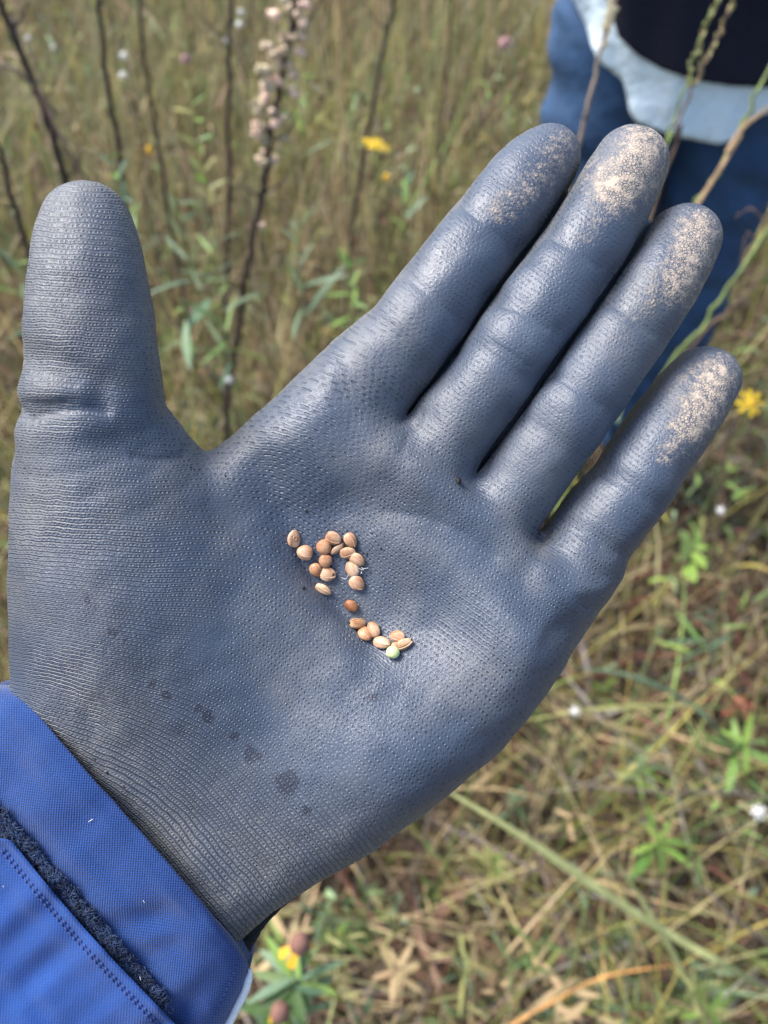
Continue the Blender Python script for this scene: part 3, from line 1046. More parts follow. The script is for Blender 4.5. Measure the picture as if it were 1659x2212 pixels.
BLACK = simple_mat('black_husk', (0.010, 0.008, 0.007), 0.6, 0.3, 2000)
for k, (zx, zy, ang, L, W, T, kind, label) in enumerate(SD):
    px, py = z2d(zx, zy)
    lean = {'ridge': 35, 'dull': 30}.get(kind, random.uniform(-14, 14))
    loc, M = frame_on(px, py, ang, 0.001 * T * 0.46, lean)
    a, b = TINTS[kind]
    me = seed_mesh('seed', L, W, T, tip=0.22 if kind in ('pale', 'tan') else 0.12, ridge=0.10 if kind in ('ridge', 'ribbed') else 0.02, facet=0.28 if k == 0 else 0.05, tint=a, pale=b, seed=k)
    o = obj('seed', me, SEED_MAT)
    o.matrix_world = Matrix.Translation(loc) @ M.to_4x4()
    tag(o, label, 'seed', 'seeds lying in the palm')
    # raised seam along one side of the coat
    t = np.linspace(0.12, 0.95, 14)
    xs = -np.cos(np.pi * t) * L / 2
    pr = np.sin(np.pi * t) ** 0.85
    side = 0.55 if k % 2 else -0.5
    P = np.column_stack([xs, pr * W / 2 * side, pr * T / 2 * 0.84 + 0.02]) * 0.001
    if kind in ('ridge', 'ribbed', 'tan', 'pale') and k != 0:
        v, f = tube(P, 0.00011 if kind in ('tan', 'pale') else 0.00018, 6)
        obj('seam', mesh_data('seam', v, f), simple_mat('seam_%d' % k, tuple(0.5 * (q + w) for q, w in zip(a, b)), 0.45, 0.2, 800), o)
    if k in (10, 15, 20):      # the dark husk spot
        v, f = tube(np.array([(L * (0.30 if k == 10 else 0.44), -0.3, T * (0.30 if k == 10 else 0.10)), (L * (0.36 if k == 10 else 0.50), 0.2, T * (0.26 if k == 10 else 0.08)), (L * 0.53 if k != 10 else L * 0.40, 0.5, T * 0.1)]) * 0.001 * np.array([-1 if k == 15 else 1, 1, 1]), [0.00012, 0.0003, 0.00012], 6)
        obj('husk_tip', mesh_data('husk_tip', v, f), BLACK, o)
    if k == 0:                 # dimple ring on the flat face
        t = np.linspace(0, 2 * np.pi, 20)
        v, f = tube(np.column_stack([0.55 * np.cos(t), 0.42 * np.sin(t), np.full(20, 0.60)]) * 0.001, 0.00013, 6, False)
        obj('dimple_rim', mesh_data('dimple_rim', v, f), simple_mat('dimple', (0.42, 0.22, 0.11), 0.5, 0.2, 900), o)

# the green one with its withered stalk end
loc, M = frame_on(*z2d(1197, 1322), 80, 0.0013)
g = thing('green_seed', loc, 'round pale green unripe seed with a pinkish withered end', 'seed', 'seeds lying in the palm')
g.matrix_world = Matrix.Translation(loc) @ M.to_4x4()
N = NT('unripe_coat')
N.set(Base_Color=N.mix(N.noise(N.coord(), 700, 3), (0.44, 0.52, 0.20), (0.64, 0.70, 0.38)), Roughness=0.4)
N.b.inputs['Subsurface Weight'].default_value = 0.2
N.b.inputs['Subsurface Radius'].default_value = (0.001, 0.001, 0.0005)
me = seed_mesh('green_coat', 3.0, 3.1, 2.6, 0.0, 0.05, 0.0, seed=90)
obj('coat', me, N.m, g)
me = seed_mesh('withered_end', 1.7, 1.6, 1.2, 0.5, 0.1, 0.0, seed=91)
obj('withered_end', me, simple_mat('withered', (0.48, 0.27, 0.16), 0.6, 0.4, 900), g, (0.0017, 0, 0.0001))

# threads and crumbs
WHITE = simple_mat('white_thread', (0.78, 0.78, 0.76), 0.5, 0.1, 200)


def threads(name, zx, zy, n, spread, lift, mat, rad, label, cat):
    loc, M = frame_on(*z2d(zx, zy), 0, 0.0)
    o = thing(name, loc, label, cat)
    o.matrix_world = Matrix.Translation(loc) @ M.to_4x4()
    for _ in range(n):
        p = np.array([random.gauss(0, spread * 0.4), random.gauss(0, spread * 0.4), random.uniform(0.3, lift)])
        P = [p]
        d = np.array([random.gauss(0, 1), random.gauss(0, 1), random.gauss(0, 0.3)])
        for _ in range(6):
            d = d + np.array([random.gauss(0, 0.7), random.gauss(0, 0.7), random.gauss(0, 0.3)])
            d /= np.linalg.norm(d)
            p = p + d * spread * 0.28
            p[2] = min(max(p[2], 0.15), lift)
            P.append(p)
        v, f = tube(catmull(np.array(P), 3) * 0.001, rad, 5)
        obj('fibre', mesh_data('fibre', v, f), mat, o)


threads('thread_tuft', 895, 575, 5, 1.3, 1.2, WHITE, 0.00006, 'tuft of fine white threads beside the glossy tangled seed', 'threads')
threads('thread_tuft', 830, 610, 3, 1.7, 2.35, WHITE, 0.00004, 'few loose white threads lying across the glossy tangled seed', 'threads')
threads('dry_fibre', 745, 330, 6, 1.1, 1.3, BLACK, 0.00009, 'knot of dark dry fibres between three tan seeds', 'fibres')


def crumb(px, py, r, label, mat=BLACK, group=None):
    loc, M = frame_on(px, py, random.uniform(0, 180), 0.0004 * r)
    n1, n2 = 6, 8
    V = []
    for i in range(n1):
        for j in range(n2):
            u, a = math.pi * i / (n1 - 1), 2 * math.pi * j / n2
            q = r * random.uniform(0.7, 1.15)
            V.append((-math.cos(u) * q * 1.3, math.sin(u) * math.cos(a) * q, math.sin(u) * math.sin(a) * q * 0.7))
    o = obj('soil_crumb', mesh_data('soil_crumb', np.array(V) * 0.001, grid_faces(n1, n2, True)), mat)
    o.matrix_world = Matrix.Translation(loc) @ M.to_4x4()
    tag(o, label, 'crumb', group)


crumb(989, 1040, 0.75, 'black soil crumb in the crease below the ring finger')
crumb(655, 1270, 0.40, 'tiny dark crumb beside the boat shaped seed')
crumb(662, 1104, 0.32, 'tiny black speck on the palm above the dimpled seed')
for px, py in ((803, 1152), (824, 1186), (793, 1197), (748, 1440), (1101, 1447), (205, 1640), (268, 1700), (232, 1668), (487, 1028), (412, 1010)):
    crumb(px, py, random.uniform(0.16, 0.26), 'minute black speck stuck to the glove', BLACK, 'specks on the glove')

# ================================================================== the other person
PX0, PY0 = 0.450, 1.215


def make_person():
    root = thing('person', (PX0, PY0, 0), 'standing person in blue jeans, pale blue shirt and dark navy sweater', 'person')
    org = np.array([PX0, PY0, 0])

    def jeans(P):
        P = P.copy()
        d = None
        for s in (-1, 1):
            C = np.array([(s * .092, .01, .93), (s * .100, .0, .80), (s * .112, -.015, .52), (s * .118, .005, .10)])
            R = np.array([.108, .100, .072, .062])
            e = chain_m(P, C, R)
            d = e if d is None else smin(d, e, 0.012)
        q = (P - np.array([0, .015, .965])) / np.array([.198, .132, .125])
        pel = (np.sqrt((q * q).sum(1)) - 1) * .13
        q = (P - np.array([0, .02, 1.06])) / np.array([.178, .122, .12])
        pel = smin(pel, (np.sqrt((q * q).sum(1)) - 1) * .12, 0.04)
        d = smin(d, pel, 0.05)
        fold = 0.005 * np.sin(P[:, 2] * 75 + P[:, 0] * 45 + 3 * vnoise(P * 6, 45)) * vnoise(P * 7, 46) + 0.007 * vnoise(P * np.array([9, 9, 26.0]) + np.array([0, 0, 3]), 41) + 0.0035 * vnoise(np.column_stack([P[:, 0] * 18, P[:, 1] * 18, P[:, 2] * 55 + P[:, 0] * 40]), 42)
        return d + fold

    def chain_m(P, C, R):
        d = None
        for i in range(len(C) - 1):
            Q = P - C[i]
            ba = C[i + 1] - C[i]
            t = np.clip((Q @ ba) / (ba @ ba), 0, 1)
            e = np.linalg.norm(Q - t[:, None] * ba, axis=1) - (R[i] + t * (R[i + 1] - R[i]))
            d = e if d is None else np.minimum(d, e)
        return d

    V, F, _ = surface_nets(jeans, np.array([-.26, -.2, .02]), np.array([.26, .2, 1.2]), 0.009)
    N = NT('denim')
    p = N.coord()
    wv = N.n('ShaderNodeTexWave')
    wv.inputs['Scale'].default_value = 160
    N.link(p, wv.inputs['Vector'])
    c = N.mix(N.ramp(N.noise(p, 10, 5, 0.6), 0.3, 0.75), (0.010, 0.036, 0.095), (0.028, 0.082, 0.19))
    c = N.mix(N.math('MULTIPLY', wv.outputs['Fac'], 0.2), c, (0.03, 0.08, 0.16))
    N.set(Base_Color=c, Roughness=0.85, Normal=N.bump(N.noise(p, 60, 4, 0.6), 0.004))
    obj('jeans', mesh_data('jeans', V, F), N.m, root)

    def ell(z, th, grow):
        a = np.interp(z, [.7, .85, 1.0, 1.15, 1.3, 1.42, 1.50], [.213, .210, .202, .190, .205, .200, .09]) + grow
        b = np.interp(z, [.7, .85, 1.0, 1.15, 1.3, 1.42, 1.50], [.152, .150, .146, .138, .140, .120, .08]) + grow
        sw = 0.006 * np.sin(7 * th + 9 * z) + 0.004 * np.sin(13 * th - 6 * z) + 0.003 * np.sin(22 * th + 31 * z)
        return np.stack([PX0 + (a + sw) * np.cos(th), PY0 + .015 + (b + sw) * np.sin(th), z], -1)

    def hem(curve, th, grow, lo, hi):
        """height where the garment's lower edge, seen in the photograph, meets the body at this bearing"""
        cx, cy = np.array(curve, float).T
        z = np.linspace(lo, hi, 700)
        qx, qy = project(ell(z, np.full(700, th), grow))
        e = np.abs(qy - np.interp(qx, cx, cy))
        return z[np.argmin(e)]

    th = np.linspace(0, 2 * np.pi, 260, endpoint=False)
    thf = np.where(np.sin(th) > 0, -th, th)            # the back repeats the front
    SH = [(1200, -80), (1268, 60), (1276, 95), (1292, 132), (1345, 172), (1352, 195), (1360, 240), (1372, 262), (1400, 275), (1470, 296), (1550, 311), (1588, 303), (1606, 262), (1640, 250), (1760, 215), (1900, 150)]
    SW = [(1200, -260), (1290, -60), (1318, 20), (1335, 80), (1380, 122), (1430, 150), (1500, 174), (1580, 186), (1659, 190), (1760, 170), (1900, 60)]

    def garment(name, curve, grow, lo, hi, top, mat, thick):
        h = np.array([hem(curve, t, grow, lo, hi) for t in thf])
        rows = 26
        Vs = []
        for k in range(4):                              # turned-in edge
            z = h + 0.03 * (1 - k / 3)
            Vs.append(ell(z, th, grow - thick))
        for k in range(rows):
            z = h + (top - h) * (k / (rows - 1)) ** 1.3
            Vs.append(ell(z, th, grow))
        V = np.vstack(Vs) - org
        return obj(name, mesh_data(name, V, grid_faces(rows + 4, 260, True)), mat, root)

    shirt = simple_mat('shirt_cotton', (0.71, 0.86, 0.97), 0.8, 0.04, 14, 0.02)
    garment('shirt', SH, 0.012, .76, 1.25, 1.40, shirt, 0.003)
    knit = simple_mat('navy_knit', (0.0045, 0.0060, 0.022), 0.9, 0.3, 200, 0.002)
    garment('sweater', SW, 0.026, .86, 1.35, 1.50, knit, 0.006)
    for s in (-1, 1):                                   # arms folded across the chest
        P = catmull([(s * .19, .02, 1.44), (s * .255, -.02, 1.30), (s * .25, -.10, 1.18), (s * .10, -.225, 1.19), (-s * .06, -.235, 1.22)], 5)
        v, f = tube(P, np.interp(np.linspace(0, 1, len(P)), [0, .3, .5, 1], [.062, .055, .052, .036]), 14)
        obj('sweater_sleeve', mesh_data('sweater_sleeve', v, f), knit, root)
    skin = simple_mat('skin', (0.50, 0.30, 0.22), 0.55, 0.1, 30)

    def head(P):
        q = (P - np.array([0, .0, 1.68])) / np.array([.076, .098, .118])
        d = (np.sqrt((q * q).sum(1)) - 1) * .08
        d = smin(d, chain_m(P, np.array([(0, .02, 1.46), (0, .02, 1.60)]), np.array([.062, .056])), .03)
        d = smin(d, chain_m(P, np.array([(0, -.092, 1.70), (0, -.113, 1.655)]), np.array([.008, .014])), .02)
        for s in (-1, 1):
            d = smin(d, chain_m(P, np.array([(s * .078, .012, 1.70), (s * .076, .008, 1.65)]), np.array([.014, .010])), .01)
            d = -smin(-d, chain_m(P, np.array([(s * .030, -.100, 1.70), (s * .034, -.100, 1.70)]), np.array([.012, .012])), .01)
        return -smin(-d, chain_m(P, np.array([(-.022, -.102, 1.612), (.022, -.102, 1.612)]), np.array([.004, .004])), .008)
    V, F, _ = surface_nets(head, np.array([-.13, -.16, 1.40]), np.array([.13, .16, 1.84]), 0.006)
    body = obj('body', mesh_data('body', V, F), skin, root)

    def hair(P):
        q = (P - np.array([0, .012, 1.70])) / np.array([.086, .108, .116])
        d = (np.sqrt((q * q).sum(1)) - 1) * .09
        return np.maximum(d, -(P[:, 2] - 1.66 + P[:, 1] * 0.75)) + 0.003 * vnoise(P * 90, 6)
    V, F, _ = surface_nets(hair, np.array([-.12, -.14, 1.5]), np.array([.12, .16, 1.85]), 0.006)
    obj('hair', mesh_data('hair', V, F), simple_mat('brown_hair', (0.05, 0.03, 0.018), 0.6, 0.3, 200), root)
    for s in (-1, 1):
        def boot(P, s=s):
            d = chain_m(P, np.array([(s * .12, .06, .045), (s * .125, -.06, .045), (s * .13, -.15, .035)]), np.array([.048, .046, .042]))
            d = smin(d, chain_m(P, np.array([(s * .12, .03, .05), (s * .118, .02, .17)]), np.array([.05, .055])), .03)
            return np.maximum(d, -P[:, 2] + .002)
        V, F, _ = surface_nets(boot, np.array([s * .125 - .09, -.24, -.02]), np.array([s * .125 + .09, .15, .26]), 0.008)
        obj('boot', mesh_data('boot', V, F), simple_mat('boot_leather', (0.045, 0.028, 0.018), 0.6), root)


make_person()

# ================================================================== the meadow
TINT = tint_mat('meadow_blades')
PAL = {
    'straw': (0.58, 0.47, 0.25), 'tan': (0.42, 0.325, 0.185), 'brown': (0.155, 0.095, 0.055), 'dark': (0.036, 0.026, 0.020), 'olive': (0.27, 0.26, 0.085),
    'green': (0.155, 0.235, 0.075), 'bright': (0.26, 0.38, 0.10), 'yellow': (0.47, 0.40, 0.11), 'red': (0.24, 0.085, 0.06), 'grey': (0.34, 0.31, 0.28), 'bluegreen': (0.25, 0.35, 0.20),
}


def pick(n, weights):
    k = list(weights)
    w = np.array([weights[q] for q in k], float)
    c = np.array([PAL[q] for q in k])[RNG.choice(len(k), n, p=w / w.sum())]
    return np.clip(c * RNG.uniform(0.65, 1.35, (n, 1)) * RNG.uniform(0.92, 1.08, (n, 3)), 0, 1)


def blades(base, h, lean, az, width, col, rows=5, droop=0.25, flat=0.0):
    n = len(base)
    t = np.linspace(0, 1, rows)[None, :]
    d = np.stack([np.cos(az), np.sin(az)], -1)
    out = h[:, None] * lean[:, None] * t ** 1.5
    up = h[:, None] * (t - droop * np.minimum(lean, 1.2)[:, None] * t ** 2.4) * (1 - flat)
    P = np.empty((n, rows, 3))
    P[..., :2] = base[:, None, :2] + out[..., None] * d[:, None, :]
    P[..., 2] = base[:, None, 2] + up
    wob = RNG.normal(0, 0.018, (n, rows, 2)) * h[:, None, None] * t[..., None]
    P[..., :2] += wob
    fa = az + np.pi / 2 + RNG.normal(0, 0.6, n)
    wv = np.stack([np.cos(fa), np.sin(fa), RNG.normal(0, 0.3, n)], -1)
    wv /= np.linalg.norm(wv, axis=1)[:, None]
    wd = width[:, None] * (1 - 0.9 * t ** 1.8) * 0.5
    A, B = P - wd[..., None] * wv[:, None], P + wd[..., None] * wv[:, None]
    V = np.stack([A, B], 2).reshape(-1, 3)
    i, r = np.meshgrid(np.arange(n), np.arange(rows - 1), indexing='ij')
    a = (i * rows + r) * 2
    F = np.stack([a, a + 1, a + 3, a + 2], -1).reshape(-1, 4)
    C = np.repeat(np.column_stack([col, np.ones(n)]), rows * 2, axis=0)
    return V, F, C


def stuff(name, packs, label, cat):
    V, F, C, o = [], [], [], 0
    for v, f, c in packs:
        V.append(v)
        F.append(f + o)
        C.append(c)
        o += len(v)
    me = mesh_data(name, np.vstack(V), np.vstack(F), {'tint': ('FLOAT_COLOR', np.vstack(C))}, smooth=False)
    tag(obj(name, me, TINT), label, cat, kind='stuff')


def scatter(n, ymin=-0.9, ymax=7.0, near=1.0):
    """points over the part of the meadow that can be seen, denser near by"""
    y = ymin + (ymax - ymin) * RNG.random(n) ** near
    half = 1.35 + 0.55 * np.maximum(y, 0)
    x = RNG.uniform(-1, 1, n) * half
    XY = np.column_stack([x, y])
    return np.column_stack([XY, ground_height(XY) - 0.004])


def clear_person(B, h, lim):
    """no tall growth right in front of or inside the standing person, nor round the camera"""
    inside = (np.abs(B[:, 0] - PX0) < 0.22) & (np.abs(B[:, 1] - PY0) < 0.17)
    front = (B[:, 0] > 0.05) & (B[:, 0] < 0.85) & (B[:, 1] > 0.25) & (B[:, 1] < PY0) & (h > lim)
    camz = (np.hypot(B[:, 0], B[:, 1] - 0.1) < 0.55) & (h > 0.62)
    return ~(inside | front | camz)


def patch_noise(B, s, seed):
    return vnoise(B[:, :2] * s, seed)


# litter lying on the ground
packs = []
n = 34000
B = scatter(n, ymax=5.5, near=1.4)
B[:, 2] += RNG.uniform(0.0, 0.07, n)
packs.append(blades(B, RNG.uniform(0.05, 0.26, n), RNG.uniform(0.8, 1.2, n), RNG.uniform(0, 2 * np.pi, n), RNG.uniform(0.0020, 0.009, n),
                    pick(n, {'brown': 5, 'tan': 2.4, 'straw': 1.3, 'dark': 4, 'grey': 2, 'red': 1.2, 'olive': 1.2}), rows=4, flat=0.86))
stuff('leaf_litter', packs, 'tangle of brown dead stems and leaf litter on the ground', 'litter')

# short and middle grasses
packs = []
n = 46000
B = scatter(n, near=1.25)
pn = patch_noise(B, 2.6, 51)
h = RNG.uniform(0.10, 0.34, n) * (1 + 0.35 * pn)
k = clear_person(B, h, 0.45) & ~((B[:, 1] < 0.75) & (RNG.random(n) < 0.45))
col = np.where((1.5 * pn + RNG.normal(0, 0.4, n) > 0.1)[:, None], pick(n, {'olive': 3, 'green': 3, 'yellow': 2, 'straw': 1.5, 'bright': 0.8, 'bluegreen': 0.8}), pick(n, {'brown': 4, 'tan': 2.6, 'straw': 1.6, 'olive': 1.6, 'dark': 2.2, 'red': 0.8}))
packs.append(blades(B[k], h[k], RNG.uniform(0.15, 1.1, n)[k], RNG.uniform(0, 2 * np.pi, n)[k], RNG.uniform(0.0016, 0.0062, n)[k], col[k]))
n = 17000
B = scatter(n, ymin=0.35, near=1.0)
h = RNG.uniform(0.35, 0.75, n)
k = clear_person(B, h, 0.42) & (patch_noise(B, 1.6, 52) + RNG.normal(0, 0.4, n) > -0.25)
packs.append(blades(B[k], h[k], RNG.uniform(0.05, 0.6, n)[k], RNG.uniform(0, 2 * np.pi, n)[k], RNG.uniform(0.0016, 0.0056, n)[k],
                    np.where((patch_noise(B, 2.1, 57) + RNG.normal(0, 0.3, n) > 0.1)[:, None], pick(n, {'brown': 3, 'tan': 3, 'straw': 2.5, 'red': 0.5, 'dark': 1.2, 'olive': 3, 'green': 1.2}), pick(n, {'straw': 3, 'tan': 3, 'olive': 4, 'yellow': 2.5, 'brown': 1.5, 'green': 3.2, 'bright': 1.8, 'bluegreen': 1.2, 'grey': 1}))[k], rows=6))
stuff('meadow_grass', packs, 'dry straw coloured and olive grass of the meadow', 'grass')

# low leafy ground cover
n = 26000
B = scatter(n, near=1.2)
pn = patch_noise(B, 3.3, 53)
k = (pn + RNG.normal(0, 0.35, n) > 0.1)
B[:, 2] += RNG.uniform(0.0, 0.18, n) + 0.2 * RNG.random(n) ** 2 * (B[:, 1] > 0.7)
pk = blades(B[k], RNG.uniform(0.015, 0.055, n)[k], RNG.uniform(0.6, 1.6, n)[k], RNG.uniform(0, 2 * np.pi, n)[k], RNG.uniform(0.006, 0.014, n)[k],
            pick(n, {'green': 4, 'bright': 2.6, 'olive': 2.5, 'red': 0.4, 'yellow': 1.2, 'bluegreen': 2, 'brown': 1.5})[k], rows=4, droop=0.4)
stuff('ground_cover', [pk], 'low green and reddish leaves covering the ground', 'ground cover')


# ------------------------------------------------------------------ single plants
def leaf_mesh(name, L=1.0, W=0.22, curl=0.18, fold=0.10, n=7):
    V = []
    for i in range(n):
        t = i / (n - 1)
        w = W * 0.5 * (math.sin(math.pi * min(1, t * 0.97 + 0.03)) ** 0.8) + 0.004
        z = -curl * t * t
        V += [(t * L, -w, z + fold * w), (t * L, 0, z), (t * L, w, z + fold * w)]
    return mesh_data(name, np.array(V), grid_faces(n, 3))


LEAF_MATS = {
    'pale': simple_mat('leaf_pale', (0.44, 0.46, 0.19), 0.55, 0.2, 30, trans=0.2),
    'green': simple_mat('leaf_green', (0.095, 0.165, 0.045), 0.5, 0.3, 30, trans=0.3, rand=0.5),
    'bright': simple_mat('leaf_bright', (0.19, 0.33, 0.065), 0.5, 0.25, 30, trans=0.3, rand=0.4),
    'yellow': simple_mat('leaf_yellowing', (0.34, 0.34, 0.12), 0.55, 0.3, 30, trans=0.3, rand=0.4),
    'bluegreen': simple_mat('leaf_bluegreen', (0.13, 0.215, 0.12), 0.5, 0.25, 30, trans=0.25, rand=0.4),
    'red': simple_mat('leaf_red', (0.30, 0.085, 0.05), 0.55, 0.3, 30, trans=0.2, rand=0.4),
    'brown': simple_mat('leaf_dead', (0.16, 0.10, 0.055), 0.7, 0.4, 40, rand=0.5),
    'tan': simple_mat('leaf_straw', (0.42, 0.31, 0.16), 0.65, 0.3, 40, trans=0.2, rand=0.3),
}
LEAF_SHAPES = {'lance': (1.0, 0.20, 0.16, 0.12), 'linear': (1.0, 0.085, 0.22, 0.1), 'oval': (1.0, 0.42, 0.22, 0.2)}
_leaf_cache = {}


def leaf_data(shape, tone):
    if (shape, tone) not in _leaf_cache:
        me = leaf_mesh('leaf_%s_%s' % (shape, tone), *LEAF_SHAPES[shape])
        me.materials.append(LEAF_MATS[tone])
        _leaf_cache[(shape, tone)] = me
    return _leaf_cache[(shape, tone)]


def add_leaf(root, pos, az, el, size, shape, tone, name='leaf'):
    o = obj(name, leaf_data(shape, tone), None, root)
    o.location = [float(v) for v in pos]
    o.rotation_euler = (random.gauss(0, 0.35), -el, az)
    o.scale = (size, size, size)
    return o


STEM_MATS = {
    'dark': simple_mat('stem_dark', (0.040, 0.026, 0.022), 0.8, 0.45, 120, 0.001),
    'brown': simple_mat('stem_brown', (0.11, 0.072, 0.048), 0.8, 0.4, 90, 0.001),
    'grey': simple_mat('stem_grey', (0.17, 0.135, 0.105), 0.8, 0.35, 90, 0.001),
    'green': simple_mat('stem_green', (0.13, 0.18, 0.05), 0.6, 0.3, 60),
    'straw': simple_mat('stem_straw', (0.33, 0.26, 0.13), 0.7, 0.3, 60),
    'orange': simple_mat('stem_orange', (0.52, 0.25, 0.07), 0.6, 0.4, 30),
    'yellowgreen': simple_mat('stem_yellowgreen', (0.36, 0.36, 0.07), 0.6, 0.3, 30),
}


def rooted(P):
    """extend a path downwards until it stands in the ground"""
    P = np.array(P, float)
    d = P[-1] - P[0]
    d = d / np.linalg.norm(d)
    d = d * np.array([0.6, 0.6, 1])
    if d[2] > -0.5:
        d = np.array([d[0], d[1], -0.8])
    g = ground_height(P[-1:, :2])[0]
    k = (P[-1][2] - g + 0.01) / -d[2]
    mid = P[-1] + d * k * 0.5
    foot = P[-1] + d * k
    foot[2] = ground_height(foot[None, :2])[0] - 0.01
    return np.vstack([P, mid, foot])


def stalk(name, label, path, r, tone, group=None, y=None, leaves=0, leaf=('linear', 'brown'), size=0.05, twigs=0, cat='plant'):
    P = rooted([at_y(px, py, y) for px, py in path] if y is not None else [at_depth(*q) for q in path])
    P = catmull(P, 5)
    P[1:-1] += RNG.normal(0, 0.0012, (len(P) - 2, 3))
    foot = P[-1]
    root = thing(name, foot, label, cat, group)
    if name in ('dead_stalk', 'capsule_plant'):
        r *= 1.3
    v, f = tube(P - foot, np.linspace(r * 0.7, r * 1.15, len(P)), 7)
    obj('stem', mesh_data('stem', v, f), STEM_MATS[tone], root)
    for _ in range(leaves):
        i = random.randrange(1, int(len(P) * 0.75))
        add_leaf(root, P[i] - foot, random.uniform(0, 6.28), random.uniform(-0.9, 0.7), size * random.uniform(0.6, 1.3), *leaf)
    for _ in range(twigs):
        i = random.randrange(1, int(len(P) * 0.7))
        a = random.uniform(0, 6.28)
        q = P[i] - foot
        L = random.uniform(0.02, 0.05)
        tw = np.array([q, q + L * 0.5 * np.array([math.cos(a), math.sin(a), 0.5]), q + L * np.array([math.cos(a), math.sin(a), 0.9])])
        v, f = tube(tw, [r * 0.4, r * 0.3, r * 0.2], 5)
        obj('twig', mesh_data('twig', v, f), STEM_MATS[tone], root)
    return root, P


# dead dark stalks
stalk('dead_stalk', 'thick dark dead stalk crossed by a thinner stem beside the thumb', [(-25, -60), (20, 60), (68, 175), (110, 285), (140, 380), (160, 450)], 0.0042, 'dark', y=1.05, leaves=10, twigs=5)
stalk('dead_stalk', 'dark bent stalk running down behind the left side of the thumb', [(-40, 230), (0, 330), (25, 430), (60, 540), (95, 640)], 0.0034, 'dark', y=0.95, leaves=5, twigs=3)
stalk('dead_stalk', 'slender grey brown stalk rising behind the thumb tip', [(208, -60), (215, 20), (232, 170), (252, 300), (270, 430), (285, 540)], 0.0033, 'dark', y=1.1, leaves=6, twigs=3)
stalk('dead_stalk', 'short dark stalk between the thumb and the yellowing leafy spike', [(296, -50), (302, 20), (312, 130), (328, 230), (345, 340)], 0.0032, 'dark', y=1.45, leaves=5, twigs=3)
stalk('dead_stalk', 'straight dark upright stem with small white fluff at its top', [(499, -60), (497, 30), (494, 180), (493, 330), (492, 480), (488, 700), (484, 860)], 0.0034, 'dark', y=1.25, leaves=8, twigs=5)
stalk('dead_stalk', 'leaning dark stem behind the bright yellow flower', [(862, -60), (848, 20), (822, 140), (795, 290), (768, 440), (755, 560)], 0.0036, 'dark', y=1.5, leaves=6, twigs=3)
stalk('dead_stalk', 'blurred brown stem beside the pinkish flower head', [(985, -60), (975, 40), (962, 180), (952, 300), (945, 420)], 0.003, 'brown', y=1.9, leaves=5, twigs=3)
stalk('dead_stalk', 'fine bent stem crossing in front of the thick dark stalk', [(-20, 130), (30, 150), (75, 185), (120, 250), (150, 330)], 0.0016, 'grey', y=0.98, leaves=3, twigs=1)
stalk('dead_stalk', 'thin tan stem leaning past the upright stem with white fluff', [(440, -40), (500, 70), (560, 160), (590, 230), (640, 330)], 0.0013, 'straw', y=1.2)

# stalk with pale seed capsules
def capsule_mesh():
    V = []
    pr = [(0.0, 0.05), (0.10, 0.55), (0.3, 0.92), (0.5, 1.0), (0.7, 0.86), (0.85, 0.62), (0.95, 0.55), (1.08, 0.78), (1.0, 0.45), (0.85, 0.30)]
    for z, r in pr:
        for j in range(10):
            a = 2 * math.pi * j / 10
            q = r * (1 + (0.12 if j % 2 else -0.06) * (1 if z > 0.9 else 0.3))
            V.append((z * 2 - 0.1, q * math.cos(a), q * math.sin(a)))
    me = mesh_data('capsule', np.array(V), grid_faces(len(pr), 10, True))
    me.materials.append(simple_mat('capsule_husk', (0.64, 0.50, 0.36), 0.8, 0.4, 3, rand=0.6))
    return me


CAPS = capsule_mesh()
PATH = [(648, -60), (640, 5), (622, 90), (604, 180), (590, 260), (578, 330), (568, 400), (545, 520), (525, 640), (505, 790), (490, 910)]
root, P = stalk('capsule_plant', 'dry dark stalk covered with pale tan seed capsules', PATH, 0.0036, 'dark', y=0.95, leaves=0, twigs=6)
CZ = [(425, 110, 1.3), (590, 155, 1), (570, 215, 1.1), (610, 30, 1), (540, 270, 1), (375, 325, .95), (370, 490, 1.3), (515, 510, 1), (375, 595, 1.25), (510, 610, .9), (350, 665, 1.3), (310, 770, 1.3), (400, 850, 1.25),
      (415, 725, .9), (470, 800, 1), (295, 920, 1), (455, 935, 1), (310, 1095, 1), (395, 1095, 1), (315, 1525, .9), (490, 350, .8), (560, 345, .9), (280, 840, .8), (555, 100, .9), (470, 10, 1), (510, 60, .9), (440, 390, .9),
      (330, 700, .8), (440, 560, .9), (500, 440, .8), (530, 640, .8), (590, 260, .8), (470, 330, .8), (390, 540, .8), (340, 960, .7)]
foot = np.array(root.location)
for _ in range(32):
    zy = random.uniform(-20, 1120)
    CZ.append((np.interp(zy, [0, 300, 600, 900, 1120], [530, 480, 430, 345, 320]) + random.gauss(0, 42), zy, random.uniform(0.55, 0.85)))
for zx, zy, sc in CZ:
    px, py = (700 + zx * 0.48222) / 1.50693, zy * 0.48222 / 1.50693
    c = at_y(px, py, 0.95 + random.uniform(-0.012, 0.006))
    near = P[np.argmin(np.linalg.norm(P - c, axis=1))]
    d = Vector(c - near)
    d.z += 0.004
    d.normalize()
    o = obj('capsule', CAPS, None, root)
    o.location = Vector(c - foot) - d * 0.004
    o.rotation_euler = d.to_track_quat('X', 'Z').to_euler()
    s = 0.0053 * sc * random.uniform(0.85, 1.15)
    o.scale = (s * random.uniform(0.95, 1.35), s, s)
    v, f = tube(np.array([near - foot, np.array(o.location)]), 0.0007, 4)
    obj('pedicel', mesh_data('pedicel', v, f), STEM_MATS['dark'], root)


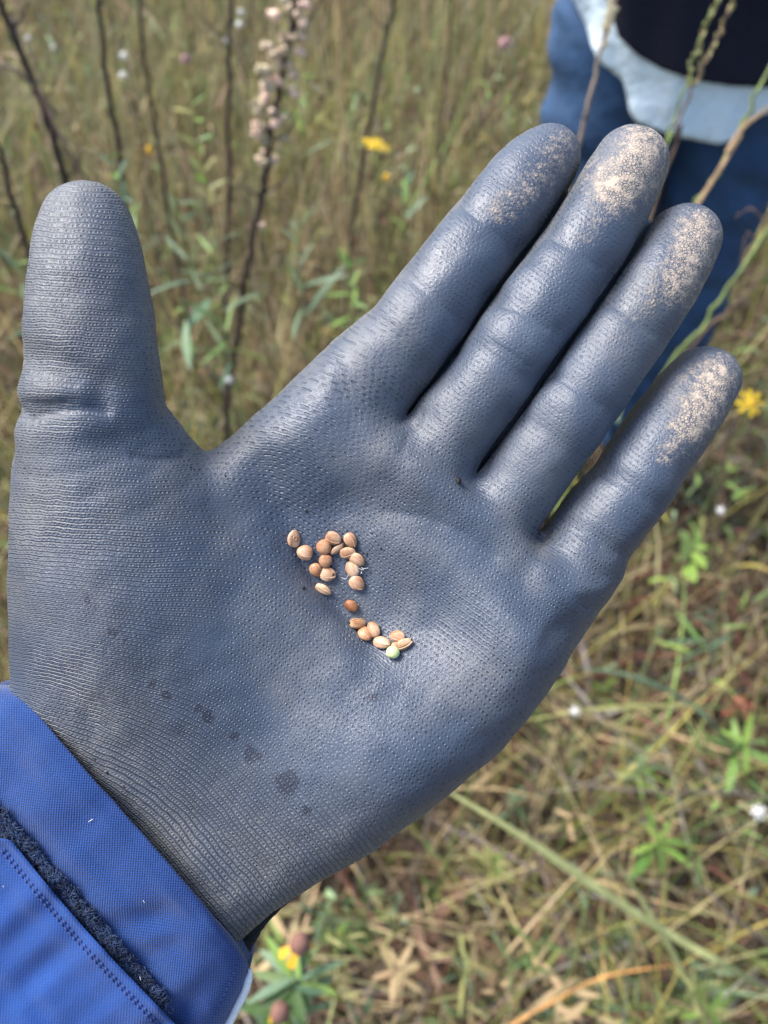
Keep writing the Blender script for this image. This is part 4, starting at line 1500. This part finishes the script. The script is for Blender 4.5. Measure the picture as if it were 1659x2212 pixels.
# flowers
def petal_mesh(name, mat, W=0.34, curl=0.12):
    V = []
    for i in range(6):
        t = i / 5
        w = W * (0.35 + 0.65 * t ** 0.7) * 0.5 * (1 if i < 5 else 0.62)
        V += [(t, -w, 0.05 * w - curl * t * t), (t, 0, -curl * t * t), (t, w, 0.05 * w - curl * t * t)]
    me = mesh_data(name, np.array(V), grid_faces(6, 3))
    me.materials.append(mat)
    return me


YELLOW = simple_mat('petal_yellow', (0.80, 0.56, 0.015), 0.5, 0.12, 40, trans=0.25)
AMBER = simple_mat('petal_amber', (0.78, 0.42, 0.02), 0.5, 0.15, 40, trans=0.25)
WPET = simple_mat('petal_white', (0.80, 0.80, 0.82), 0.5, 0.08, 40, trans=0.2)
PET_Y, PET_A, PET_W = petal_mesh('petal_y', YELLOW), petal_mesh('petal_a', AMBER, 0.6), petal_mesh('petal_w', WPET, 0.5)


def dome_mesh(name, mat, h=0.5):
    V, rows, k = [], 6, 12
    for i in range(rows):
        a = math.pi / 2 * i / (rows - 1)
        for j in range(k):
            b = 2 * math.pi * j / k + i * 0.2
            r = math.cos(a) * (1 + 0.06 * ((i + j) % 2))
            V.append((r * math.cos(b), r * math.sin(b), h * math.sin(a)))
    me = mesh_data(name, np.array(V), grid_faces(rows, k, True))
    me.materials.append(mat)
    return me


DISC_Y = dome_mesh('disc_y', simple_mat('disc_gold', (0.55, 0.33, 0.02), 0.8, 0.4, 8), 0.45)
DISC_B = dome_mesh('disc_b', simple_mat('disc_brown', (0.19, 0.095, 0.07), 0.85, 0.5, 6), 1.3)
DISC_W = dome_mesh('disc_w', simple_mat('disc_pale', (0.66, 0.66, 0.60), 0.8, 0.2, 8), 0.6)


def flower(name, label, center, radius, petals, disc, npet, up, droop=0.0, stem='green', group=None, disc_r=0.3, r=0.0013, path=None, skip=()):
    foot = np.array([center[0] + random.uniform(-0.03, 0.03), center[1] + random.uniform(-.02, .04), 0])
    foot[2] = ground_height(foot[None, :2])[0] - 0.01
    P = catmull(np.vstack([center, center + (foot - center) * 0.35 + np.array([random.uniform(-.015, .015), random.uniform(-.01, .01), 0]), foot]), 6)
    root = thing(name, foot, label, 'flower', group)
    v, f = tube(P - foot, np.linspace(r * 0.8, r * 1.3, len(P)), 6)
    obj('stem', mesh_data('stem', v, f), STEM_MATS[stem], root)
    Q = Vector(up).to_track_quat('Z', 'X').to_matrix()
    for k in range(npet):
        if k in skip:
            continue
        a = 2 * math.pi * k / npet + random.uniform(-0.1, 0.1)
        R = Q @ Matrix.Rotation(a, 3, 'Z') @ Matrix.Rotation(droop + random.uniform(-0.12, 0.12), 3, 'Y')
        o = obj('petal', petals, None, root)
        s = radius * random.uniform(0.88, 1.05)
        o.matrix_local = Matrix.Translation(Vector(center - foot) + (R @ Vector((radius * disc_r * 0.7, 0, 0)))) @ R.to_4x4() @ Matrix.Scale(s * (1 - disc_r * 0.6), 4)
    o = obj('flower_disc', disc, None, root)
    o.matrix_local = Matrix.Translation(Vector(center - foot)) @ Q.to_4x4() @ Matrix.Scale(radius * disc_r, 4)
    return root


flower('yellow_flower', 'bright yellow flower head seen from the side in front of the leaning dark stem', at_y(812, 311, 1.12), 0.0235, PET_Y, DISC_Y, 16, (0.26, 0.16, 0.95), -0.05)
flower('yellow_flower', 'small amber bud flower just below the bright yellow one', at_y(836, 380, 1.2), 0.010, PET_A, DISC_Y, 5, (0.2, -0.5, 1.0), 0.9, disc_r=0.5)
flower('yellow_flower', 'ragged yellow flower beside the little finger tip', at_y(1622, 870, 0.72), 0.0175, PET_Y, DISC_Y, 8, (-0.05, -0.5, 0.85), 0.05)
flower('yellow_flower', 'tiny drooping yellow flower behind the thumb', at_y(322, 318, 1.3), 0.011, PET_A, DISC_Y, 6, (0.1, -0.2, 1.0), 0.8, disc_r=0.4)
# the plant by the cuff: two brown heads with a few hanging petals and narrow leaves
r1 = flower('coneflower', 'flower with brown head and drooping amber petals beside the white edged cuff', at_depth(648, 2040, 0.60), 0.0200, PET_A, DISC_B, 7, (0.15, 0.25, 0.9), 0.75, 'yellowgreen', disc_r=0.42, r=0.0021, skip=(1, 2, 5))
r2 = flower('coneflower', 'lower brown flower head with one amber petal at the foot of the cuff', at_depth(606, 2188, 0.60), 0.0190, PET_A, DISC_B, 6, (-0.1, 0.2, 1.0), 0.8, 'yellowgreen', disc_r=0.42, r=0.0021, skip=(0, 1, 2, 5))
for rt, cpx, cpy, k in ((r1, 640, 2120, 15), (r2, 600, 2235, 9), (r1, 632, 2190, 8)):
    for q in range(k):
        c = at_depth(cpx + random.uniform(-12, 12), cpy + random.uniform(-12, 14), 0.65 + 0.03 * random.random())
        add_leaf(rt, c - np.array(rt.location), 2 * math.pi * q / k + random.uniform(-.3, .3), random.uniform(-0.25, 0.55), random.uniform(0.030, 0.052), 'lance', random.choice(['green', 'bright', 'bluegreen']))

WHITES = [(268, 118, 1.6, 0.009, 'white flower beside the slender grey brown stalk'), (265, 160, 1.5, 0.008, 'smaller white flower just below another beside the slender stalk'),
          (490, 85, 1.25, 0.006, 'white fluff on the straight dark upright stem'), (517, 50, 1.28, 0.006, 'white fluff right of the upright stem top'), (1558, 1102, 0.55, 0.0055, 'white flower below the little finger'),
          (1205, 1150, 0.6, 0.004, 'pale speck of a flower in the gap beside the little finger'), (1243, 1537, 0.35, 0.006, 'white flower beside the outer edge of the palm'), (520, 25, 1.4, 0.006, 'greyish white flower near the top of the upright stem'),
          (60, 80, 1.9, 0.006, 'small white flower behind the thick dark stalk'), (115, 100, 2.0, 0.006, 'faint white flower far behind the thick dark stalk'), (495, 820, 0.8, 0.006, 'grey white flower at the foot of the capsule stalk'),
          (1640, 1755, 0.2, 0.007, 'large white petalled flower low in the grass'), (1235, 45, 1.3, 0.007, 'white flower beside the pale blue shirt')]
for px, py, y, r, label in WHITES:
    flower('white_flower', label, at_y(px, py, y), r, PET_W, DISC_W, 7, (random.uniform(-.3, .3), -0.5, 0.8), 0.15, 'brown', disc_r=0.45, r=0.0009)

flower('thistle_head', 'pinkish purple round flower head beside a blurred brown stem', at_y(1090, 97, 1.75), 0.016, petal_mesh('petal_p', simple_mat('petal_purple', (0.36, 0.19, 0.22), 0.7, 0.3, 30), 0.3), dome_mesh('disc_p', simple_mat('disc_purple', (0.30, 0.17, 0.17), 0.8, 0.4, 8), 1.2), 16, (0, -0.4, 1), -0.5, 'brown', disc_r=0.75)
flower('thistle_head', 'dull purple flower head above the yellowing leafy spike', at_y(400, 130, 1.7), 0.012, bpy.data.meshes['petal_p'], bpy.data.meshes['disc_p'], 12, (0, -0.4, 1), -0.3, 'brown', disc_r=0.7)


# ------------------------------------------------------------------ leafy plants
def herb(name, label, top, h, leaves, size, shape, tones, stem='green', group=None, spread=0.0, el=(0.0, 0.9), r=0.0016, whorl=False, lean=0.12):
    """upright leafy stem that ends at the point top"""
    top = np.array(top, float)
    foot = np.array([top[0] + random.uniform(-lean, lean) * h, top[1] + random.uniform(-lean, lean) * h, 0])
    foot[2] = ground_height(foot[None, :2])[0] - 0.01
    P = catmull(np.vstack([top, (top * 0.5 + foot * 0.5) + np.array([random.uniform(-.01, .01), random.uniform(-.01, .01), 0]), foot]), 6)
    root = thing(name, foot, label, 'plant', group)
    v, f = tube(P - foot, np.linspace(r * 0.6, r * 1.3, len(P)), 6)
    obj('stem', mesh_data('stem', v, f), STEM_MATS[stem], root)
    L = np.linalg.norm(top - foot)
    for k in range(leaves):
        t = min(h / L, 1) * (k + 0.5) / leaves
        if whorl:
            t = min(h / L, 1) * (k // 4) * 4 / leaves
        i = t * (len(P) - 1)
        q = P[int(i)] + (P[min(int(i) + 1, len(P) - 1)] - P[int(i)]) * (i % 1) - foot
        add_leaf(root, q, k * 2.4 + random.uniform(-.4, .4), random.uniform(*el), size * random.uniform(0.7, 1.2) * (0.65 + 0.5 * (k + 1) / leaves), shape, random.choice(tones))
    return root


herb('leafy_spike', 'yellowing leafy spike standing between two dark stalks', at_y(403, 175, 1.15), 0.20, 20, 0.036, 'lance', ['yellow', 'yellow', 'bright'], 'straw', el=(0.3, 1.0))
herb('leafy_spike', 'pale green leafy plant rising just behind the thumb tip', at_y(235, 330, 1.0), 0.16, 14, 0.045, 'lance', ['bluegreen', 'bright'], el=(0.1, 0.9))
herb('leafy_spike', 'green plant with spreading narrow leaves right of the thumb', at_y(375, 430, 0.95), 0.14, 14, 0.055, 'linear', ['bluegreen', 'green'], el=(-0.2, 0.8))
herb('leafy_spike', 'tall pale yellow grassy tuft behind the dark stalks', at_y(262, 20, 1.7), 0.25, 14, 0.05, 'linear', ['yellow', 'tan'], 'straw', el=(0.6, 1.3))
herb('leafy_spike', 'green stem with whorled narrow leaves between thumb and capsule stalk', at_y(455, 520, 0.9), 0.22, 16, 0.06, 'linear', ['bluegreen', 'bright', 'green'], el=(0.0, 0.9))
herb('leafy_spike', 'long blue green leaves right of the capsule stalk', at_y(640, 490, 0.95), 0.16, 9, 0.075, 'linear', ['bluegreen'], el=(0.2, 1.1))
herb('leafy_spike', 'green leaves beside the capsules on the dark stalk', at_y(640, 150, 1.25), 0.16, 10, 0.05, 'linear', ['bright', 'green'], el=(0.0, 0.8))
herb('leafy_spike', 'bright leafy plant behind the edge of the index finger', at_y(760, 560, 0.9), 0.15, 12, 0.045, 'lance', ['bright', 'green'], el=(0.1, 0.9))
herb('leafy_spike', 'broad bluish leaf blades in the gap between thumb and index finger', at_y(390, 640, 0.8), 0.10, 7, 0.085, 'lance', ['bluegreen', 'green'], el=(-0.5, 0.5))
herb('leafy_spike', 'green sprig under the bright yellow flower', at_y(880, 350, 1.2), 0.12, 10, 0.04, 'lance', ['bluegreen', 'bright'], el=(0.1, 0.9))
herb('leafy_spike', 'light green shoots left of the thumb', at_y(30, 560, 0.8), 0.10, 8, 0.06, 'linear', ['bright', 'bluegreen'], el=(0.0, 0.9))
herb('rosette', 'bright green star shaped leaf whorl beside the long diagonal grass blade', at_z(1425, 1815, 0.22), 0.03, 8, 0.055, 'lance', ['bright'], el=(0.0, 0.4))
herb('rosette', 'grey green leaf whorl above the long diagonal grass blade', at_z(1390, 1655, 0.22), 0.05, 12, 0.055, 'linear', ['bluegreen', 'bright'], el=(0.0, 0.6))
herb('rosette', 'fresh green leafy sprig at the edge of the grass below a reddish leaf', at_z(1620, 1600, 0.30), 0.06, 9, 0.060, 'lance', ['bright', 'bright', 'green'], el=(-0.1, 0.5))
herb('rosette', 'pale green forked sprig below the little finger', at_z(1560, 1350, 0.30), 0.12, 10, 0.085, 'linear', ['bluegreen', 'bright'], el=(0.0, 0.7))
herb('rosette', 'red leaved seedling beside the fresh green sprig', at_z(1610, 1520, 0.20), 0.03, 5, 0.030, 'oval', ['red'], 'brown', el=(-0.1, 0.3))
herb('rosette', 'yellow green mossy tuft below the lower edge of the palm', at_z(1075, 1860, 0.15), 0.05, 10, 0.04, 'lance', ['bright', 'yellow'], el=(0.0, 0.8))
herb('rosette', 'small bright green leaves by the outer edge of the palm', at_z(1500, 1180, 0.30), 0.06, 9, 0.045, 'oval', ['bright', 'green'], el=(0.0, 0.5))
herb('rosette', 'yellow green leaf tuft at the foot of the picture beside orange stems', at_z(1540, 2180, 0.15), 0.05, 10, 0.045, 'lance', ['bright', 'yellow'], el=(0.0, 0.7))

# ------------------------------------------------------------------ long blades and stems laid out singly
def long_blade(name, label, path, w, tone, foot=None, cat='plant'):
    P = [at_depth(*q) for q in path]
    if foot is not None:
        f0 = at_z(*foot, 0.0)
        f0[2] = ground_height(f0[None, :2])[0] - 0.01
        P.append(f0)
    else:
        P = list(rooted(P))
    P = catmull(P, 8)
    o0 = P[-1].copy()
    T = np.gradient(P, axis=0)
    T /= np.linalg.norm(T, axis=1)[:, None]
    S = np.cross(T, P - CAM)
    S /= np.linalg.norm(S, axis=1)[:, None]
    t = np.linspace(0, 1, len(P))
    ww = w * 0.5 * np.minimum(1, 0.12 + 3 * t) * (1 - 0.3 * t)
    up = np.cross(S, T)
    V = np.stack([P - S * ww[:, None] + up * ww[:, None] * 0.35, P, P + S * ww[:, None] + up * ww[:, None] * 0.35], 1).reshape(-1, 3) - o0
    n = len(P)
    V2 = V.reshape(n, 3, 3) - (up * 0.0004)[:, None]
    V = np.vstack([V, V2.reshape(-1, 3)])
    F = grid_faces(n, 3)
    F = np.vstack([F, F[:, ::-1] + 3 * n])
    obj('leaf_blade', mesh_data('leaf_blade', V, F), LEAF_MATS[tone] if tone in LEAF_MATS else STEM_MATS[tone], thing(name, o0, label, cat))


long_blade('sedge_plant', 'long broad light green blade lying diagonally below the palm', [(900, 1668, 0.80), (1130, 1808, 0.82), (1300, 1925, 0.85), (1450, 2020, 0.88), (1600, 2105, 0.92)], 0.0105, 'pale', foot=(1720, 2180))
long_blade('sedge_plant', 'narrow pale blade crossing the long diagonal blade', [(1325, 1855, 0.84), (1390, 1950, 0.86), (1440, 2035, 0.88), (1490, 2130, 0.92), (1520, 2200, 0.96)], 0.0075, 'pale', foot=(1560, 2290))
long_blade('sedge_plant', 'orange brown dead blade below the long diagonal blade', [(1490, 2082, 1.0), (1380, 2095, 0.98), (1290, 2115, 0.97), (1200, 2160, 0.97), (1090, 2225, 1.0)], 0.0036, 'orange', foot=(1000, 2290))
long_blade('sedge_plant', 'dry tan blade beside the orange one', [(1250, 2110, 1.05), (1190, 2150, 1.03), (1120, 2205, 1.05)], 0.009, 'tan', foot=(1020, 2260))
long_blade('sedge_plant', 'arching straw blade above the fresh green sprig', [(1120, 1560, 1.05), (1260, 1535, 1.0), (1400, 1525, 1.0), (1560, 1530, 1.05)], 0.006, 'yellow', foot=(1680, 1560))
long_blade('sedge_plant', 'grey green arching blade beside the reddish seedling', [(1250, 1440, 1.0), (1380, 1465, 0.98), (1490, 1520, 1.0), (1560, 1590, 1.05)], 0.006, 'bluegreen', foot=(1620, 1680))
for k, (label, path, r, tone) in enumerate([
        ('grey fallen twig arching low right of the palm', [(1170, 1640, 1.1), (1250, 1690, 1.08), (1400, 1710, 1.08), (1640, 1720, 1.12)], 0.0022, 'grey'),
        ('brown thin fallen stem lying between grass and rosette', [(1180, 1805, 1.15), (1400, 1790, 1.14), (1650, 1815, 1.16)], 0.0018, 'brown'),
        ('dark bent stem at the lower edge of the meadow', [(1380, 1930, 1.15), (1500, 2010, 1.14), (1640, 2060, 1.16)], 0.0022, 'brown'),
        ('looping dark tendril beneath the diagonal blade', [(1160, 2212, 1.15), (1175, 2120, 1.12), (1240, 2060, 1.12), (1330, 2010, 1.14)], 0.0018, 'dark'),
        ('slanting tan twig crossing the grey one', [(1210, 1500, 0.95), (1300, 1560, 0.97), (1420, 1640, 1.0), (1490, 1700, 1.05)], 0.0022, 'straw'),
        ('grey slanting stem by the lower right meadow', [(1500, 1900, 0.98), (1580, 1975, 1.0), (1680, 2060, 1.04)], 0.0026, 'grey'),
        ('thin upright straw stem under the heel of the hand', [(1190, 1600, 0.85), (1180, 1700, 0.9), (1150, 1830, 1.0)], 0.0014, 'straw')]):
    stalk('fallen_twig', label, path, r, tone, cat='twig')


# stems and seed spikes in front of the standing person
def spike(label, path, r, tone, grains, span, size, mat):
    root, P = stalk('seed_spike', label, path, r, tone, cat='plant')
    foot = np.array(root.location)
    for k in range(grains):
        i = int(len(P) * span * (k + 0.5) / grains)
        q = P[i] + (P[i + 1] - P[i]) * random.random()
        a = random.uniform(0, 6.28)
        d = Vector((math.cos(a) * 0.5, math.sin(a) * 0.5, 1)).normalized()
        o = obj('spikelet', mat, None, root)
        o.location = Vector(q - foot) + Vector((math.cos(a), math.sin(a), 0)) * r * 1.3
        o.rotation_euler = d.to_track_quat('X', 'Z').to_euler()
        s = size * random.uniform(0.8, 1.2)
        o.scale = (s, s * 0.5, s * 0.5)


def grain_data(name, col):
    me = bpy.data.meshes.new_from_object(bpy.data.objects['seed'])
    me.name = name
    co = np.empty(len(me.vertices) * 3, np.float32)
    me.vertices.foreach_get('co', co)
    me.vertices.foreach_set('co', co / 0.0021)
    me.materials.clear()
    me.materials.append(simple_mat(name, col, 0.7, 0.35, 3, rand=0.5))
    return me


G1, G2 = grain_data('spikelet_olive', (0.30, 0.27, 0.12)), grain_data('spikelet_pale', (0.62, 0.58, 0.40))
spike('olive seed spike on a green stem in front of the navy sweater', [(1562, -60, 0.70), (1545, 5, 0.70), (1510, 85, 0.70), (1488, 160, 0.70), (1462, 240, 0.71), (1440, 310, 0.72), (1410, 420, 0.74)], 0.0014, 'green', 26, 0.42, 0.0042, G1)
spike('brownish seed spike crossing the pale blue shirt', [(1610, -60, 0.72), (1580, 10, 0.72), (1545, 95, 0.72), (1510, 160, 0.72), (1480, 230, 0.73), (1455, 300, 0.74), (1430, 400, 0.76)], 0.0014, 'brown', 26, 0.42, 0.0042, G1)
spike('grey stem with ragged pale flowers at its top beside the shirt tail', [(1338, -70, 0.74), (1322, 20, 0.74), (1305, 80, 0.74), (1285, 165, 0.75), (1262, 260, 0.76), (1240, 350, 0.78)], 0.0024, 'grey', 26, 0.30, 0.0065, G2)
stalk('sedge_plant', 'tall green stem crossing the jeans to the hem', [(1700, 60, 0.72), (1640, 190, 0.73), (1590, 300, 0.74), (1545, 380, 0.75), (1500, 450, 0.77), (1450, 560, 0.8)], 0.0024, 'green', cat='plant')
stalk('sedge_plant', 'slanting green stem running past the ring finger', [(1720, 430, 0.72), (1659, 500, 0.73), (1600, 580, 0.74), (1540, 670, 0.76), (1470, 760, 0.79), (1420, 830, 0.82)], 0.0024, 'green', cat='plant')
stalk('sedge_plant', 'thin purplish stem crossing the jeans below the green stems', [(1720, 520, 0.78), (1640, 600, 0.79), (1560, 690, 0.8), (1480, 770, 0.83)], 0.0018, 'brown', cat='plant')
long_blade('sedge_plant', 'tan dried blade curling over the shirt hem', [(1690, 205, 0.70), (1640, 248, 0.70), (1605, 275, 0.70), (1570, 330, 0.71), (1520, 420, 0.73)], 0.0048, 'tan', cat='plant')
stalk('sedge_plant', 'curled brown tendril in front of the jeans', [(1590, 470, 0.78), (1620, 450, 0.78), (1650, 480, 0.78), (1640, 540, 0.79), (1600, 590, 0.8)], 0.0012, 'brown', cat='plant')


# scattered look-alikes, told apart by colour, size and the nearest plant one can find
MARKS = []
for o in list(COL.objects):
    if o.parent is None and o.get('label') and o.name.split('.')[0] in ('dead_stalk', 'capsule_plant', 'yellow_flower', 'coneflower', 'thistle_head', 'sedge_plant', 'fallen_twig', 'white_flower', 'leafy_spike', 'rosette'):
        MARKS.append((np.array(o.location), o['label']))
MARKS.append((np.array([PX0, PY0, 0]), 'person in jeans'))
SHORT = ' beside', ' behind', ' with', ' in front', ' crossed', ' running', ' rising', ' between', ' covered', ' crossing', ' seen', ' lying', ' just', ' leaning', ' right of', ' standing', ' at ', ' growing', ' on ', ' by ', ' low', ' near', ' past', ' above', ' below', ' under', ' arching', ' curling', ' left', ' far', ' to ', ' and ', ' of ', ' in ', ' beneath'
TONE_WORD = {'green': 'dark green', 'bright': 'light green', 'bluegreen': 'greyish green', 'yellow': 'yellowing', 'brown': 'brown', 'tan': 'tan', 'red': 'reddish'}


def neighbour(p):
    d = [np.hypot(*(m[0][:2] - p[:2])) for m in MARKS]
    t = MARKS[int(np.argmin(d))][1]
    cut = min([t.find(w) for w in SHORT if t.find(w) > 6] + [len(t)])
    return t[:cut].strip(' ,')


SC = [('rosette', 'low herb', 'low green herbs among the litter', ['green', 'bright', 'bluegreen'], 'lance', (0.04, 0.10), 70),
      ('leafy_spike', 'slender leafy stem', 'leafy green stems among the dry grass', ['green', 'bluegreen', 'yellow'], 'linear', (0.15, 0.45), 60),
      ('dead_sprig', 'withered sprig', 'withered sprigs among the grass', ['brown', 'tan'], 'lance', (0.15, 0.5), 36),
      ('red_herb', 'leaved ground herb', 'reddish herbs on the ground', ['red', 'brown'], 'oval', (0.03, 0.10), 12)]
for name, label, group, tones, shape, (h0, h1), cnt in SC:
    k = 0
    while k < cnt:
        px, py = random.uniform(0, 1659), random.uniform(0, 2212)
        if px < 500 and py > 1500:
            continue
        h = random.uniform(h0, h1)
        p = at_z(px, py, h)
        if p[1] < -0.6 or p[1] > 5 or not clear_person(p[None], np.array([h]), 0.3)[0]:
            continue
        # only where the hand does not hide it
        d = ray(px, py)
        if GLOVE.ray_cast(Vector(CAM), Vector(d).normalized())[0] is not None and random.random() < 0.9:
            continue
        tone = random.choice(tones)
        size = ('small ', '', 'tall ')[int(np.clip((h - h0) / (h1 - h0) * 3, 0, 2))]
        herb(name, size + TONE_WORD[tone] + ' ' + label + ' near the ' + neighbour(p), p, h * 0.8, random.randint(6, 10), random.uniform(0.025, 0.055), shape, [tone], 'brown' if tones[0] in ('brown', 'red') else 'green', group, el=(-0.2, 0.8))
        k += 1
